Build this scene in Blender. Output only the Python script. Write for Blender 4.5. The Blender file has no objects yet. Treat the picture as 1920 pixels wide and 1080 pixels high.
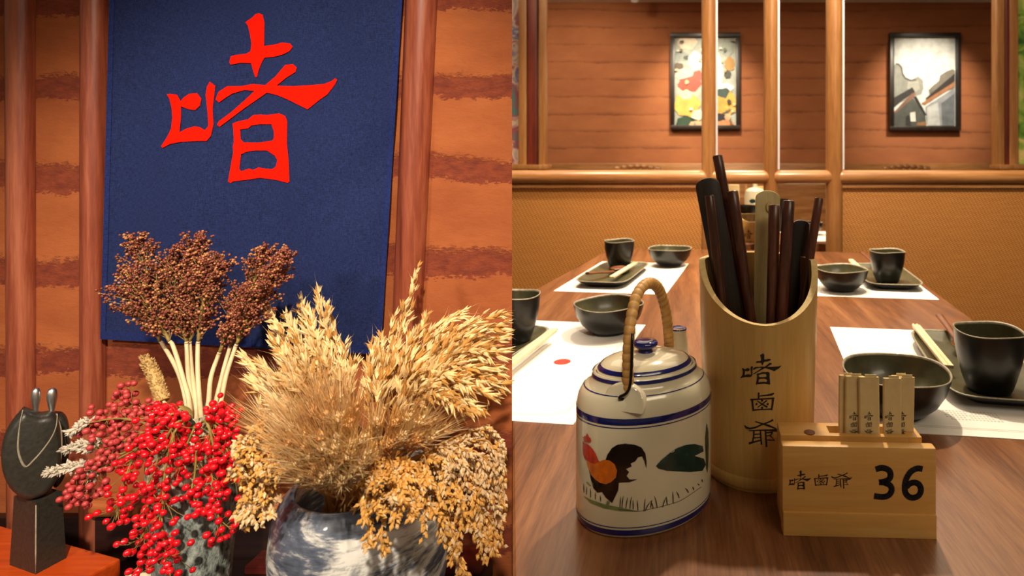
import bpy, bmesh, math, random
from mathutils import Vector, Matrix
from mathutils.geometry import delaunay_2d_cdt

S = bpy.context.scene
COL = S.collection
R = random.Random(11)
PI = math.pi

# ------------------------------------------------------------------ camera
F, CX, CY, HC = 1080.0, 1280.0, 307.0, 1.07      # focal length in pixels, principal point, eye height
TT = 0.75                                          # table top height
cam_d = bpy.data.cameras.new('camera'); cam = bpy.data.objects.new('camera', cam_d); COL.objects.link(cam)
cam.location = (0, 0, HC); cam.rotation_euler = (PI/2, 0, 0)
cam_d.sensor_width = 36.0; cam_d.lens = 36.0*F/1920.0
cam_d.shift_x = (960-CX)/1920.0; cam_d.shift_y = -(540-CY)/1920.0
cam_d.clip_start = 0.02; cam_d.clip_end = 60
cam_d.dof.use_dof = True; cam_d.dof.focus_distance = 0.60; cam_d.dof.aperture_fstop = 8.5
S.camera = cam

# ------------------------------------------------------------------ view, world, lights
S.view_settings.view_transform = 'Standard'; S.view_settings.look = 'None'
S.view_settings.gamma = 1.0; S.view_settings.use_curve_mapping = False
S.view_settings.exposure = 1.25
W = bpy.data.worlds.new('world'); S.world = W; W.use_nodes = True
W.node_tree.nodes['Background'].inputs[0].default_value = (1.0, 0.74, 0.48, 1)
W.node_tree.nodes['Background'].inputs[1].default_value = 0.06

def aim(o, target):
    d = Vector(target)-Vector(o.location); o.rotation_euler = d.to_track_quat('-Z', 'Y').to_euler()
def spot(name, loc, target, watt, angle, col=(1, .8, .58), size=.03, blend=.5):
    l = bpy.data.lights.new(name, 'SPOT'); l.energy = watt; l.spot_size = math.radians(angle); l.spot_blend = blend
    l.shadow_soft_size = size; l.color = col
    o = bpy.data.objects.new(name, l); COL.objects.link(o); o.location = loc; aim(o, target); return o
def area(name, loc, target, watt, sx, sy, col=(1, .8, .58)):
    l = bpy.data.lights.new(name, 'AREA'); l.shape = 'RECTANGLE'; l.size = sx; l.size_y = sy; l.energy = watt; l.color = col
    o = bpy.data.objects.new(name, l); COL.objects.link(o); o.location = loc; aim(o, target); return o
# display wall: track spot above to the right, added fill from the left
spot('display_spot_light', (0.12, -0.42, 1.90), (-0.46, .62, .90), 58, 34, (1, .86, .68), .022, .7)
spot('display_fill_light', (-0.80, -0.55, 1.55), (-0.50, .62, .88), 15, 31, (1, .88, .78), .06, .7)
# dining side: ceiling spots over the table, picture spots, soft ceiling bounce
spot('table_spot_light', (0.34, 1.45, 2.42), (0.16, 1.12, .75), 50, 62, (1, .84, .62), .035, .7)
spot('table_end_spot_light', (-0.2, 1.75, 2.42), (-0.1, 1.6, .75), 22, 60, (1, .84, .62), .035, .7)
spot('partition_spot_light', (0.55, 1.25, 2.44), (0.5, 2.25, .85), 70, 100, (1, .80, .54), .05, .9)
spot('rail_spot_light', (-0.45, 1.75, 2.44), (-0.45, 2.27, .9), 44, 80, (1, .82, .58), .04, .9)
spot('next_table_spot_light', (0.35, 2.9, 2.42), (0.32, 2.7, .75), 42, 60, (1, .84, .62), .04, .7)
spot('picture_spot_light_1', (0.2, 3.9, 2.44), (0.18, 5.0, 1.55), 62, 56, (1, .84, .62), .04, .9)
spot('picture_spot_light_2', (2.1, 3.9, 2.44), (2.09, 5.0, 1.55), 62, 56, (1, .86, .66), .04, .9)
spot('far_wall_spot_light', (-0.8, 3.4, 2.44), (-0.9, 5.0, 1.3), 46, 90, (1, .80, .56), .06, .9)
area('dining_front_fill', (0.9, -0.6, 2.45), (0.25, .6, .8), 9.0, 1.2, .8, (1, .84, .62))  # added soft fill behind the viewer, brightens the near fronts
area('dining_ceiling_glow', (0.3, 2.6, 2.45), (0.3, 2.6, 0), 26, 3.0, 3.0, (1, .80, .56))

# ------------------------------------------------------------------ helpers
def P(x, y, d):
    "point at photo pixel (x, y) at depth d"
    return Vector(((x-CX)*d/F, d, HC-(y-CY)*d/F))
def proj(p): return CX+p[0]*F/p[1], CY+(HC-p[2])*F/p[1]
def Pz(x, y, z):
    "point at photo pixel on the horizontal plane of height z"
    return P(x, y, (HC-z)*F/(y-CY))
def Ppl(x, y, c, n):
    "photo pixel onto a plane through c with normal n"
    r = P(x, y, 1.0)-Vector((0, 0, HC)); o = Vector((0, 0, HC))
    return o + r*((Vector(c)-o).dot(n)/r.dot(n))
def lin(h):
    h = h.lstrip('#'); o = []
    for i in (0, 2, 4):
        c = int(h[i:i+2], 16)/255; o.append(c/12.92 if c <= .04045 else ((c+.055)/1.055)**2.4)
    return (*o, 1)

def tag(o, label=None, cat=None, group=None, kind=None):
    if label: o['label'] = label
    if cat: o['category'] = cat
    if group: o['group'] = group
    if kind: o['kind'] = kind
    return o
def thing(name, label, cat, loc=(0, 0, 0), rz=0, group=None):
    o = bpy.data.objects.new(name, None); COL.objects.link(o); o.empty_display_size = .02
    o.location = loc; o.rotation_euler = (0, 0, rz); return tag(o, label, cat, group)
def rootloc(p):
    v = Vector((0, 0, 0))
    while p is not None: v += Vector(p.location); p = p.parent
    return v
def children(o): return [c for c in COL.objects if c.parent is o]
def copy_tree(o, parent=None):
    c = o.copy(); COL.objects.link(c); c.parent = parent
    for ch in [x for x in o.children]: copy_tree(ch, c)
    return c

def unit(v):
    v = Vector(v); return v/(v.length or 1)
def frame(d):
    d = unit(d); a = Vector((0, 0, 1)) if abs(d.z) < .92 else Vector((1, 0, 0))
    u = unit(d.cross(a)); return u, d.cross(u)
def spline(c, n):
    c = [Vector(p) for p in c]; out = []
    q = [c[0]*2-c[1]]+c+[c[-1]*2-c[-2]]; m = len(c)-1
    for i in range(n+1):
        t = i/n*m; k = min(int(t), m-1); t -= k; a, b, d, e = q[k:k+4]
        out.append(.5*((2*b)+(d-a)*t+(2*a-5*b+4*d-e)*t*t+(3*b-a-3*d+e)*t**3))
    return out
def lerp(a, b, t): return a+(b-a)*t
def interp(tab, t):
    for (a, va), (b, vb) in zip(tab, tab[1:]):
        if t <= b: return lerp(va, vb, (t-a)/(b-a) if b > a else 0)
    return tab[-1][1]

ICO = None
class MB:
    def __init__(s): s.v = []; s.f = []; s.mi = []
    def add(s, vs, fs, mi=0):
        b = len(s.v); s.v += [tuple(v) for v in vs]; s.f += [[i+b for i in f] for f in fs]; s.mi += [mi]*len(fs); return s
    def tube(s, pts, rad, n=6, mi=0, flat=1.0, up=None):
        pts = [Vector(p) for p in pts]; k = len(pts); b = len(s.v)
        if not hasattr(rad, '__len__'): rad = [rad]*k
        u = None
        for i, p in enumerate(pts):
            d = unit(pts[min(i+1, k-1)]-pts[max(i-1, 0)])
            if u is None:
                u = unit(Vector(up).cross(d)) if up is not None else frame(d)[0]
            u = unit(u-d*u.dot(d)); w = d.cross(u)
            for j in range(n):
                a = 2*PI*j/n; s.v.append(tuple(p+(u*math.cos(a)+w*math.sin(a)*flat)*rad[i]))
        for i in range(k-1):
            for j in range(n):
                s.f.append([b+i*n+j, b+i*n+(j+1) % n, b+(i+1)*n+(j+1) % n, b+(i+1)*n+j]); s.mi.append(mi)
        s.f.append([b+j for j in range(n)][::-1]); s.mi.append(mi)
        s.f.append([b+(k-1)*n+j for j in range(n)]); s.mi.append(mi)
        return s
    def box(s, c, size, rz=0, bev=0, mi=0, M=None):
        hx, hy, hz = [a/2 for a in size]; bm = bmesh.new(); bmesh.ops.create_cube(bm, size=1)
        for v in bm.verts: v.co = Vector((v.co.x*size[0], v.co.y*size[1], v.co.z*size[2]))
        if bev: bmesh.ops.bevel(bm, geom=bm.edges[:], offset=bev, segments=2, profile=.6, affect='EDGES')
        T = (Matrix.Translation(c) @ Matrix.Rotation(rz, 4, 'Z')) if M is None else M
        s.bm(bm, T, mi); return s
    def bm(s, bm, T=None, mi=0):
        bm.verts.index_update()
        s.add([(T @ v.co) if T else v.co for v in bm.verts], [[v.index for v in f.verts] for f in bm.faces], mi); bm.free(); return s
    def lathe(s, prof, n=32, c=(0, 0, 0), shape=None, mi=0, close=True):
        b = len(s.v); c = Vector(c); k = len(prof)
        for r, z in prof:
            for j in range(n):
                a = 2*PI*j/n; q = shape(a, r, z) if shape else (r*math.cos(a), r*math.sin(a), z)
                s.v.append(tuple(c+Vector(q)))
        for i in range(k-1):
            for j in range(n):
                s.f.append([b+i*n+j, b+i*n+(j+1) % n, b+(i+1)*n+(j+1) % n, b+(i+1)*n+j]); s.mi.append(mi)
        if close in (True, 'first'): s.f.append([b+j for j in range(n)][::-1]); s.mi.append(mi)
        if close in (True, 'last'): s.f.append([b+(k-1)*n+j for j in range(n)]); s.mi.append(mi)
        return s
    def seed(s, p, d, L, w, n=4, mi=0, belly=.4, flat=1.0):
        d = unit(d); u, q = frame(d); p = Vector(p); b = len(s.v)
        s.v.append(tuple(p)); m = p+d*L*belly
        a0 = R.random()*6
        for j in range(n):
            a = a0+2*PI*j/n; s.v.append(tuple(m+(u*math.cos(a)+q*math.sin(a)*flat)*w))
        s.v.append(tuple(p+d*L))
        for j in range(n):
            k = (j+1) % n
            s.f += [[b, b+1+k, b+1+j], [b+1+j, b+1+k, b+n+1]]; s.mi += [mi, mi]
        return s
    def hair(s, p, d, L, w, mi=0, bend=None):
        d = unit(d); u, q = frame(d); p = Vector(p); b = len(s.v)
        for a in (0, 2.1, 4.2): s.v.append(tuple(p+(u*math.cos(a)+q*math.sin(a))*w))
        s.v.append(tuple(p+d*L+(bend or Vector((0, 0, 0)))))
        s.f += [[b, b+1, b+3], [b+1, b+2, b+3], [b+2, b, b+3]]; s.mi += [mi]*3
        return s
    def ball(s, p, r, sub=1, mi=0, sc=(1, 1, 1)):
        global ICO
        if ICO is None:
            ICO = {}
            for k in (1, 2, 3):
                bm = bmesh.new(); bmesh.ops.create_icosphere(bm, subdivisions=k, radius=1)
                bm.verts.index_update(); ICO[k] = ([v.co.copy() for v in bm.verts], [[v.index for v in f.verts] for f in bm.faces]); bm.free()
        vs, fs = ICO[sub]; p = Vector(p)
        s.add([p+Vector((v.x*r*sc[0], v.y*r*sc[1], v.z*r*sc[2])) for v in vs], fs, mi); return s
    def prism(s, pts, off, mi=0):
        pts = [Vector(p) for p in pts]; off = Vector(off); n = len(pts)
        s.add(pts+[p+off for p in pts], [list(range(n)), list(range(n, 2*n))[::-1]]+[[i, i+n, (i+1) % n+n, (i+1) % n] for i in range(n)], mi); return s
    def build(s, name, mats, parent=None, smooth=40, bevel=0, origin=None, data_only=False):
        me = bpy.data.meshes.new(name); off = rootloc(parent) if origin is None else Vector(origin)
        me.from_pydata([tuple(Vector(v)-off) for v in s.v], [], s.f)
        mats = mats if isinstance(mats, (list, tuple)) else [mats]
        for m in mats: me.materials.append(m)
        if len(mats) > 1: me.polygons.foreach_set('material_index', s.mi)
        bm = bmesh.new(); bm.from_mesh(me); bmesh.ops.recalc_face_normals(bm, faces=bm.faces)
        if bevel: bmesh.ops.bevel(bm, geom=[e for e in bm.edges if e.is_manifold and e.calc_face_angle(0) > .6], offset=bevel, segments=2, profile=.6, affect='EDGES', clamp_overlap=True)
        bm.to_mesh(me); bm.free()
        if smooth:
            me.shade_smooth()
            if smooth < 180: me.set_sharp_from_angle(angle=math.radians(smooth))
        me.update()
        o = bpy.data.objects.new(name, me); COL.objects.link(o); o.parent = parent
        if origin is not None and parent is None: o.location = origin
        return o

# flat shapes with holes, filled finely enough to be bent onto a surface
def inside(p, poly):
    x, y = p; c = False; j = len(poly)-1
    for i in range(len(poly)):
        xi, yi = poly[i]; xj, yj = poly[j]
        if (yi > y) != (yj > y) and x < (xj-xi)*(y-yi)/(yj-yi)+xi: c = not c
        j = i
    return c
def fill2d(loops, step):
    vs, es = [], []
    for lp in loops:
        pts = []
        for i, a in enumerate(lp):
            b = lp[(i+1) % len(lp)]; L = math.hypot(b[0]-a[0], b[1]-a[1]); k = max(1, int(L/step))
            for t in range(k): pts.append((a[0]+(b[0]-a[0])*t/k, a[1]+(b[1]-a[1])*t/k))
        b0 = len(vs); vs += pts; es += [(b0+i, b0+(i+1) % len(pts)) for i in range(len(pts))]
    xs = [v[0] for v in loops[0]]; ys = [v[1] for v in loops[0]]
    x = min(xs)+step*.5
    while x < max(xs):
        y = min(ys)+step*.5
        while y < max(ys):
            if sum(inside((x, y), lp) for lp in loops) == 1: vs.append((x, y))
            y += step
        x += step
    o = delaunay_2d_cdt([Vector(v) for v in vs], es, [], 0, 1e-6)
    V, T = o[0], o[2]; keep = []
    for f in T:
        c = sum((V[i] for i in f), Vector((0, 0)))/len(f)
        if sum(inside(c, lp) for lp in loops) % 2: keep.append(list(f))
    return V, keep
def ribbon(pts, w, cap=True):
    "stroke outline; w a width or a list of widths"
    n = len(pts)
    if not hasattr(w, '__len__'): w = [w]*n
    L, Rr = [], []
    for i in range(n):
        a = pts[max(i-1, 0)]; b = pts[min(i+1, n-1)]; dx, dy = b[0]-a[0], b[1]-a[1]; l = math.hypot(dx, dy) or 1
        nx, ny = -dy/l*w[i]/2, dx/l*w[i]/2
        L.append((pts[i][0]+nx, pts[i][1]+ny)); Rr.append((pts[i][0]-nx, pts[i][1]-ny))
    return L+Rr[::-1]
def stroke(pts, w):
    "thick line as overlapping pieces, so that it may touch itself"
    out = []
    for i in range(len(pts)-1):
        (ax_, ay_), (bx2, by2) = pts[i], pts[i+1]; l = math.hypot(bx2-ax_, by2-ay_) or 1; e = w*.12 if 0 < i < len(pts)-2 else 0
        ux, uy = (bx2-ax_)/l, (by2-ay_)/l; nx, ny = -uy*w/2, ux*w/2
        out.append([[(ax_-ux*e+nx, ay_-uy*e+ny), (bx2+ux*e+nx, by2+uy*e+ny), (bx2+ux*e-nx, by2+uy*e-ny), (ax_-ux*e-nx, ay_-uy*e-ny)]])
    return out
def decal(name, shapes, fn, m, parent, step):
    "shapes: list of loop lists in 2-D; fn maps 2-D to 3-D"
    b = MB()
    for loops in shapes:
        V, T = fill2d(loops, step); b.add([fn(v[0], v[1]) for v in V], T)
    return b.build(name, m, parent, smooth=180)

# ------------------------------------------------------------------ materials
def new_mat(name):
    m = bpy.data.materials.new(name); m.use_nodes = True; return m, m.node_tree, m.node_tree.nodes['Principled BSDF']
def nd(nt, t, **kw):
    n = nt.nodes.new('ShaderNode'+t)
    for k, v in kw.items():
        if k in n.inputs: n.inputs[k].default_value = v
        else: setattr(n, k, v)
    return n
def ramp(nt, fac, stops):
    r = nd(nt, 'ValToRGB'); e = r.color_ramp.elements
    while len(e) < len(stops): e.new(.5)
    for i, (p, c) in enumerate(stops): e[i].position = p; e[i].color = lin(c) if isinstance(c, str) else c
    nt.links.new(fac, r.inputs[0]); return r.outputs[0]
def coords(nt, scale=(1, 1, 1), rot=(0, 0, 0), kind='Object'):
    tc = nd(nt, 'TexCoord'); mp = nd(nt, 'Mapping'); mp.inputs['Scale'].default_value = scale; mp.inputs['Rotation'].default_value = rot
    nt.links.new(tc.outputs[kind], mp.inputs[0]); return mp.outputs[0]
def noise(nt, vec, scale=5, detail=4, rough=.55, dist=0):
    n = nd(nt, 'TexNoise'); n.inputs['Scale'].default_value = scale; n.inputs['Detail'].default_value = detail
    n.inputs['Roughness'].default_value = rough; n.inputs['Distortion'].default_value = dist
    if vec is not None: nt.links.new(vec, n.inputs['Vector'])
    return n.outputs[0]
def bump(nt, b, h, strength=.3, dist=.002):
    n = nd(nt, 'Bump'); n.inputs['Strength'].default_value = strength; n.inputs['Distance'].default_value = dist
    nt.links.new(h, n.inputs['Height']); nt.links.new(n.outputs[0], b.inputs['Normal'])
def mth(nt, op, a, b=None, c=None):
    n = nd(nt, 'Math', operation=op)
    for i, v in enumerate((a, b, c)):
        if v is None: continue
        if isinstance(v, (int, float)): n.inputs[i].default_value = v
        else: nt.links.new(v, n.inputs[i])
    return n.outputs[0]
def mix(nt, fac, a, b, mode='MIX'):
    n = nd(nt, 'Mix', data_type='RGBA', blend_type=mode)
    for i, v in ((0, fac), (6, a), (7, b)):
        if isinstance(v, (int, float)): n.inputs[i].default_value = v
        elif isinstance(v, (tuple, list)): n.inputs[i].default_value = v
        elif isinstance(v, str): n.inputs[i].default_value = lin(v)
        else: nt.links.new(v, n.inputs[i])
    return n.outputs[2]
def plain(name, col, rough=.5, metal=0, coat=0, var=.12, vscale=40, bmp=0, bscale=200, spec=.5, sss=0):
    m, nt, b = new_mat(name); c = lin(col)
    v = coords(nt); n = noise(nt, v, vscale, 3)
    dk = tuple(x*(1-var) for x in c[:3])+(1,); lt = tuple(min(1, x*(1+var)) for x in c[:3])+(1,)
    nt.links.new(ramp(nt, n, [(.3, dk), (.7, lt)]), b.inputs['Base Color'])
    b.inputs['Roughness'].default_value = rough; b.inputs['Metallic'].default_value = metal
    b.inputs['Coat Weight'].default_value = coat; b.inputs['Specular IOR Level'].default_value = spec
    if sss: b.inputs['Subsurface Weight'].default_value = sss; b.inputs['Subsurface Radius'].default_value = (.004, .002, .001)
    if bmp: bump(nt, b, noise(nt, v, bscale, 3), bmp, .001)
    return m
def wood(name, dark, mid, light, axis='Z', scale=1.0, rough=.4, coat=.1, fine=1.0, rot=(0, 0, 0), bmp=.15, contrast=1.0):
    m, nt, b = new_mat(name)
    st = {'X': (.06, 1, 1), 'Y': (1, .06, 1), 'Z': (1, 1, .06)}[axis]
    v = coords(nt, tuple(s*scale for s in st), rot)
    n1 = noise(nt, v, 22, 5, .6, .6); n2 = noise(nt, v, 160*fine, 4, .7, .2)
    f = mth(nt, 'ADD', mth(nt, 'MULTIPLY', n1, .62), mth(nt, 'MULTIPLY', n2, .38))
    w = .14/contrast
    c = ramp(nt, f, [(.5-w, dark), (.5, mid), (.5+w, light)])
    nt.links.new(c, b.inputs['Base Color']); b.inputs['Roughness'].default_value = rough; b.inputs['Coat Weight'].default_value = coat
    b.inputs['Coat Roughness'].default_value = .25
    bump(nt, b, f, bmp, .001); return m
def earth(name, base, light, band, line, period, thick, wob, seed=0, vary=.35, fine=1.0, rag=.0, soft=.05):
    "rammed earth: flat layers with ragged darker seams"
    m, nt, b = new_mat(name)
    tc = nd(nt, 'TexCoord'); sp = nd(nt, 'SeparateXYZ'); nt.links.new(tc.outputs['Object'], sp.inputs[0])
    mp = nd(nt, 'Mapping'); mp.inputs['Location'].default_value = (seed, seed*1.7, 0); mp.inputs['Scale'].default_value = (fine, fine, fine*2.2); nt.links.new(tc.outputs['Object'], mp.inputs[0])
    nb = noise(nt, mp.outputs[0], 2.2/period*.14, 4, .6); nf = noise(nt, mp.outputs[0], 60, 6, .75)
    ng = noise(nt, mp.outputs[0], 14/period*.12, 6, .72)
    z = mth(nt, 'ADD', sp.outputs[2], mth(nt, 'MULTIPLY', mth(nt, 'SUBTRACT', nb, .5), wob))
    z = mth(nt, 'ADD', z, mth(nt, 'MULTIPLY', mth(nt, 'SUBTRACT', ng, .5), wob*.55))
    nr = noise(nt, mp.outputs[0], 16/period, 4, .7)
    z = mth(nt, 'ADD', z, mth(nt, 'MULTIPLY', mth(nt, 'SUBTRACT', nr, .5), rag))
    ph = mth(nt, 'FRACT', mth(nt, 'DIVIDE', z, period))
    # seam: crisp ragged top edge, softer below
    w = mth(nt, 'ADD', thick, mth(nt, 'MULTIPLY', mth(nt, 'SUBTRACT', ng, .5), vary))
    sm = nd(nt, 'MapRange'); sm.interpolation_type = 'SMOOTHSTEP'
    nt.links.new(mth(nt, 'SUBTRACT', w, ph), sm.inputs[0]); sm.inputs[1].default_value = -soft*.3; sm.inputs[2].default_value = soft
    seam = sm.outputs[0]
    top = mth(nt, 'MULTIPLY', seam, mth(nt, 'GREATER_THAN', ph, .0))
    ba = ramp(nt, noise(nt, mp.outputs[0], 9, 5, .6), [(.3, base), (.7, light)])
    bd = ramp(nt, nf, [(.35, line), (.62, band)])
    nt.links.new(mix(nt, top, ba, bd), b.inputs['Base Color']); b.inputs['Roughness'].default_value = .85
    hh = mth(nt, 'ADD', mth(nt, 'MULTIPLY', nf, .4), mth(nt, 'MULTIPLY', mth(nt, 'MULTIPLY', top, nf), -1.2))
    bump(nt, b, hh, .5, .004); return m
def cloth(name, a, c, n1):
    m, nt, b = new_mat(name)
    vx = noise(nt, coords(nt, (1, 1, 12)), 260, 2); vz = noise(nt, coords(nt, (12, 1, 1)), 260, 2)
    f = mth(nt, 'ADD', mth(nt, 'MULTIPLY', vx, .5), mth(nt, 'MULTIPLY', vz, .5))
    fine = ramp(nt, f, [(.36, a), (.66, c)])
    nt.links.new(fine, b.inputs['Base Color']); b.inputs['Roughness'].default_value = .8
    b.inputs['Specular IOR Level'].default_value = .15; b.inputs['Sheen Weight'].default_value = n1; b.inputs['Sheen Roughness'].default_value = .4
    bump(nt, b, f, .5, .001); return m
def weave(name, dark, light):
    m, nt, b = new_mat(name)
    v1 = coords(nt, (1, 1, 1), (0, math.radians(28), 0)); v2 = coords(nt, (1, 1, 1), (0, math.radians(-62), 0))
    def wv(v, sc, d):
        w = nd(nt, 'TexWave', wave_type='BANDS', bands_direction=d); w.inputs['Scale'].default_value = sc; w.inputs['Distortion'].default_value = .6; w.inputs['Detail Scale'].default_value = 3
        nt.links.new(v, w.inputs['Vector']); return w.outputs['Fac']
    f = mth(nt, 'ADD', mth(nt, 'MULTIPLY', wv(v1, 44, 'Z'), .6), mth(nt, 'MULTIPLY', wv(v2, 26, 'Z'), .25))
    f = mth(nt, 'ADD', f, mth(nt, 'MULTIPLY', noise(nt, coords(nt, (1, 1, 14)), 9, 4), .35))
    nt.links.new(ramp(nt, f, [(.25, dark), (.95, light)]), b.inputs['Base Color']); b.inputs['Roughness'].default_value = .55
    bump(nt, b, f, .5, .003); return m

M = {}
M['pole'] = wood('reddish_pole_wood', '#5c2616', '#86402a', '#a45e42', 'Z', 1.4, .36, .35)
M['rail_red'] = wood('dark_red_wood', '#4a140e', '#6d2418', '#8a3622', 'X', 1.2, .4, .3)
M['shelf_wood'] = wood('orange_shelf_wood', '#8e2f0c', '#b8430f', '#d05a1c', 'X', .9, .35, .3)
M['dark_wood'] = wood('dark_bench_wood', '#1c0b07', '#2b120b', '#3c1c12', 'X', 1, .5, .1)
M['earth_near'] = earth('rammed_earth_near', '#8f461d', '#a85c2c', '#84381a', '#66240f', .104, .30, .060, 3.3, .60, 1.0, .026, .06)
M['earth_far'] = earth('rammed_earth_far', '#9a5c38', '#aa6a40', '#855030', '#6d3b20', .150, .13, .085, 1.0, .60, .4, .02, .22)
M['linen'] = cloth('navy_linen', '#0e142f', '#28366a', .05)
M['hem'] = cloth('navy_linen_hem', '#0d153a', '#263675', .06)
M['red_ink'] = plain('red_cloth_paint', '#ff1602', .9, var=.05, spec=.08)
M['stone'] = plain('speckled_dark_stone', '#2d2b24', .42, var=.25, vscale=300, bmp=.25, bscale=260)
M['stone_line'] = plain('pale_chiselled_groove', '#8d8370', .8, var=.2, vscale=200)
M['steel'] = plain('brushed_steel', '#dcdcd8', .36, 1.0, var=.08)
M['berry'] = plain('glossy_red_berry', '#d0101c', .2, coat=.6, var=.2, vscale=90)
M['berry_shaded'] = plain('shaded_pink_red_berry', '#b23a38', .45, coat=.1, var=.2, vscale=90)  # shade on the left berries is put into this duller red
M['berry_tip'] = plain('berry_dry_tip', '#3a1508', .8)
M['twig'] = plain('olive_twig', '#8a7436', .7, var=.3, vscale=120)
M['leaf_dark'] = plain('dark_green_leaf', '#20281a', .5, var=.3)
M['silver'] = plain('silvery_dried_floret', '#c4b8a4', .85, var=.2, vscale=200, bmp=.3)
M['foxtail'] = plain('beige_foxtail', '#b9965c', .85, var=.25, vscale=400, bmp=.4)
M['sorghum'] = plain('maroon_sorghum_grain', '#7e3f2c', .42, coat=.2, var=.4, vscale=240)
M['sorghum_hi'] = plain('tan_sorghum_husk', '#b57a4c', .5, var=.3, vscale=240)
M['straw_pale'] = plain('pale_cream_stem', '#d9bf93', .6, var=.15, vscale=60)
M['oat'] = plain('pale_gold_oat_husk', '#e2c48c', .55, var=.22, vscale=120, sss=.0)
M['oat_deep'] = plain('deep_gold_oat_husk', '#bd8a44', .55, var=.25, vscale=120)
M['wheat'] = plain('tan_wheat_awn', '#dcae72', .6, var=.25, vscale=120)
M['wheat_lt'] = plain('light_wheat_awn', '#f0d5a6', .6, var=.2, vscale=120)
M['millet'] = plain('golden_millet_grain', '#d19a4c', .5, coat=.1, var=.25, vscale=140)
M['millet_pale'] = plain('pale_millet_grain', '#d2b184', .55, var=.25, vscale=140)
M['table'] = wood('brown_table_wood', '#4c2913', '#734628', '#8f603c', 'Y', 1.3, .33, .2, 1.5, (0, 0, 0), .1, 1.0)
M['light_wood'] = wood('blond_pine', '#bf8c42', '#d1a056', '#deb46c', 'X', 1.0, .5, .1, .8, contrast=.8)
M['post_wood'] = wood('honey_post_wood', '#7c5028', '#976637', '#b08050', 'Z', .9, .36, .3)
M['rail_wood'] = wood('honey_rail_wood', '#7d4f2a', '#a06d3d', '#bd8a58', 'X', .9, .34, .3)
M['post_dark'] = wood('dark_red_frame_wood', '#47160c', '#5f2112', '#7a301b', 'Z', .9, .4, .2)
M['rattan'] = weave('woven_rattan', '#8c5520', '#d2924a')
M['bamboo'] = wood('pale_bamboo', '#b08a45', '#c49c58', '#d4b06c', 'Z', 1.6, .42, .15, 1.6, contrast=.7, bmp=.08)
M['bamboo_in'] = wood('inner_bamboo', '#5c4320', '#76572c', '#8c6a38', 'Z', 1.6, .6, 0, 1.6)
M['bamboo_rim'] = plain('cut_bamboo_edge', '#dcbf80', .6, var=.1, vscale=200)
M['walnut'] = wood('dark_walnut_stick', '#2c130a', '#4a2415', '#6a3a26', 'Z', 2.0, .36, .2, 1.4)
M['ebony'] = wood('black_wood', '#120b07', '#211610', '#38271c', 'Z', 2.0, .34, .25, 1.4)
M['pale_paddle'] = wood('greenish_bamboo_paddle', '#b39f66', '#cdb97e', '#dfcf9a', 'Z', 2.0, .45, .15, 1.4, contrast=.7)
M['black_glaze'] = plain('black_matt_glaze', '#0e0d0b', .34, coat=.1, var=.3, vscale=60, bmp=.05, bscale=120, spec=.38)
M['green_glaze'] = plain('dark_olive_glaze', '#4a4832', .32, coat=.2, var=.3, vscale=40)
M['rim_glaze'] = plain('worn_rim_glaze', '#9a917c', .35, coat=.2, var=.3, vscale=150)
M['paper'] = plain('white_paper', '#f2efe8', .8, var=.02)
M['paper_line'] = plain('grey_print', '#8d8a82', .8, var=.1)
M['paper_pale'] = plain('pale_print', '#cfcbc0', .8, var=.1)
M['seal_red'] = plain('red_seal_print', '#c8341e', .7, var=.15, vscale=400)
M['sleeve'] = plain('cream_paper_sleeve', '#d9c08a', .7, var=.08, vscale=90)
M['chop_paper'] = plain('cream_chopstick_sleeve', '#e4d3a8', .7, var=.1, vscale=60)
M['spoon_wood'] = wood('red_brown_spoon_wood', '#52270f', '#6b3a1e', '#85522f', 'Y', 1.5, .4, .2)
M['porcelain'] = plain('cream_porcelain', '#d6cdb0', .13, coat=.5, var=.04, vscale=20)
M['cobalt'] = plain('cobalt_glaze', '#141a5e', .15, coat=.5, var=.3, vscale=120)
M['pt_black'] = plain('black_brown_underglaze', '#1a0f0c', .18, coat=.4, var=.3, vscale=150)
M['pt_orange'] = plain('orange_underglaze', '#cf6a1a', .18, coat=.4, var=.22, vscale=160)
M['pt_red'] = plain('red_underglaze', '#b8331e', .18, coat=.4, var=.25, vscale=160)
M['pt_green'] = plain('teal_green_underglaze', '#12342e', .18, coat=.4, var=.4, vscale=120)
M['pt_grass'] = plain('grass_green_underglaze', '#6d7d4c', .18, coat=.4, var=.3, vscale=150)
M['rattan_wrap'] = plain('honey_rattan_wrap', '#c0904e', .5, var=.2, vscale=120)
M['wire'] = plain('black_wire', '#0c0b0b', .4, .3, var=.1)
M['ink'] = plain('black_brown_ink', '#180c08', .7, var=.1)
M['ink36'] = plain('navy_black_ink', '#0e0d16', .7, var=.1)
M['hole_shade'] = plain('dark_hole_disc', '#6b3316', .6, var=.2, vscale=300)
M['frame'] = wood('black_picture_frame', '#120a07', '#1e120c', '#2c1c13', 'Z', 1, .4, .2)
M['ceil'] = plain('off_white_ceiling', '#ece8e0', .9, var=.04)
M['white_strip'] = plain('white_edge_strip', '#e8e8f2', .35, coat=.3, var=.02)
M['floor'] = plain('dark_floor_tile', '#4b3a2e', .5, var=.2, vscale=6)
M['white_metal'] = plain('white_lamp_housing', '#d8d6d2', .4, var=.03)

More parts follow.
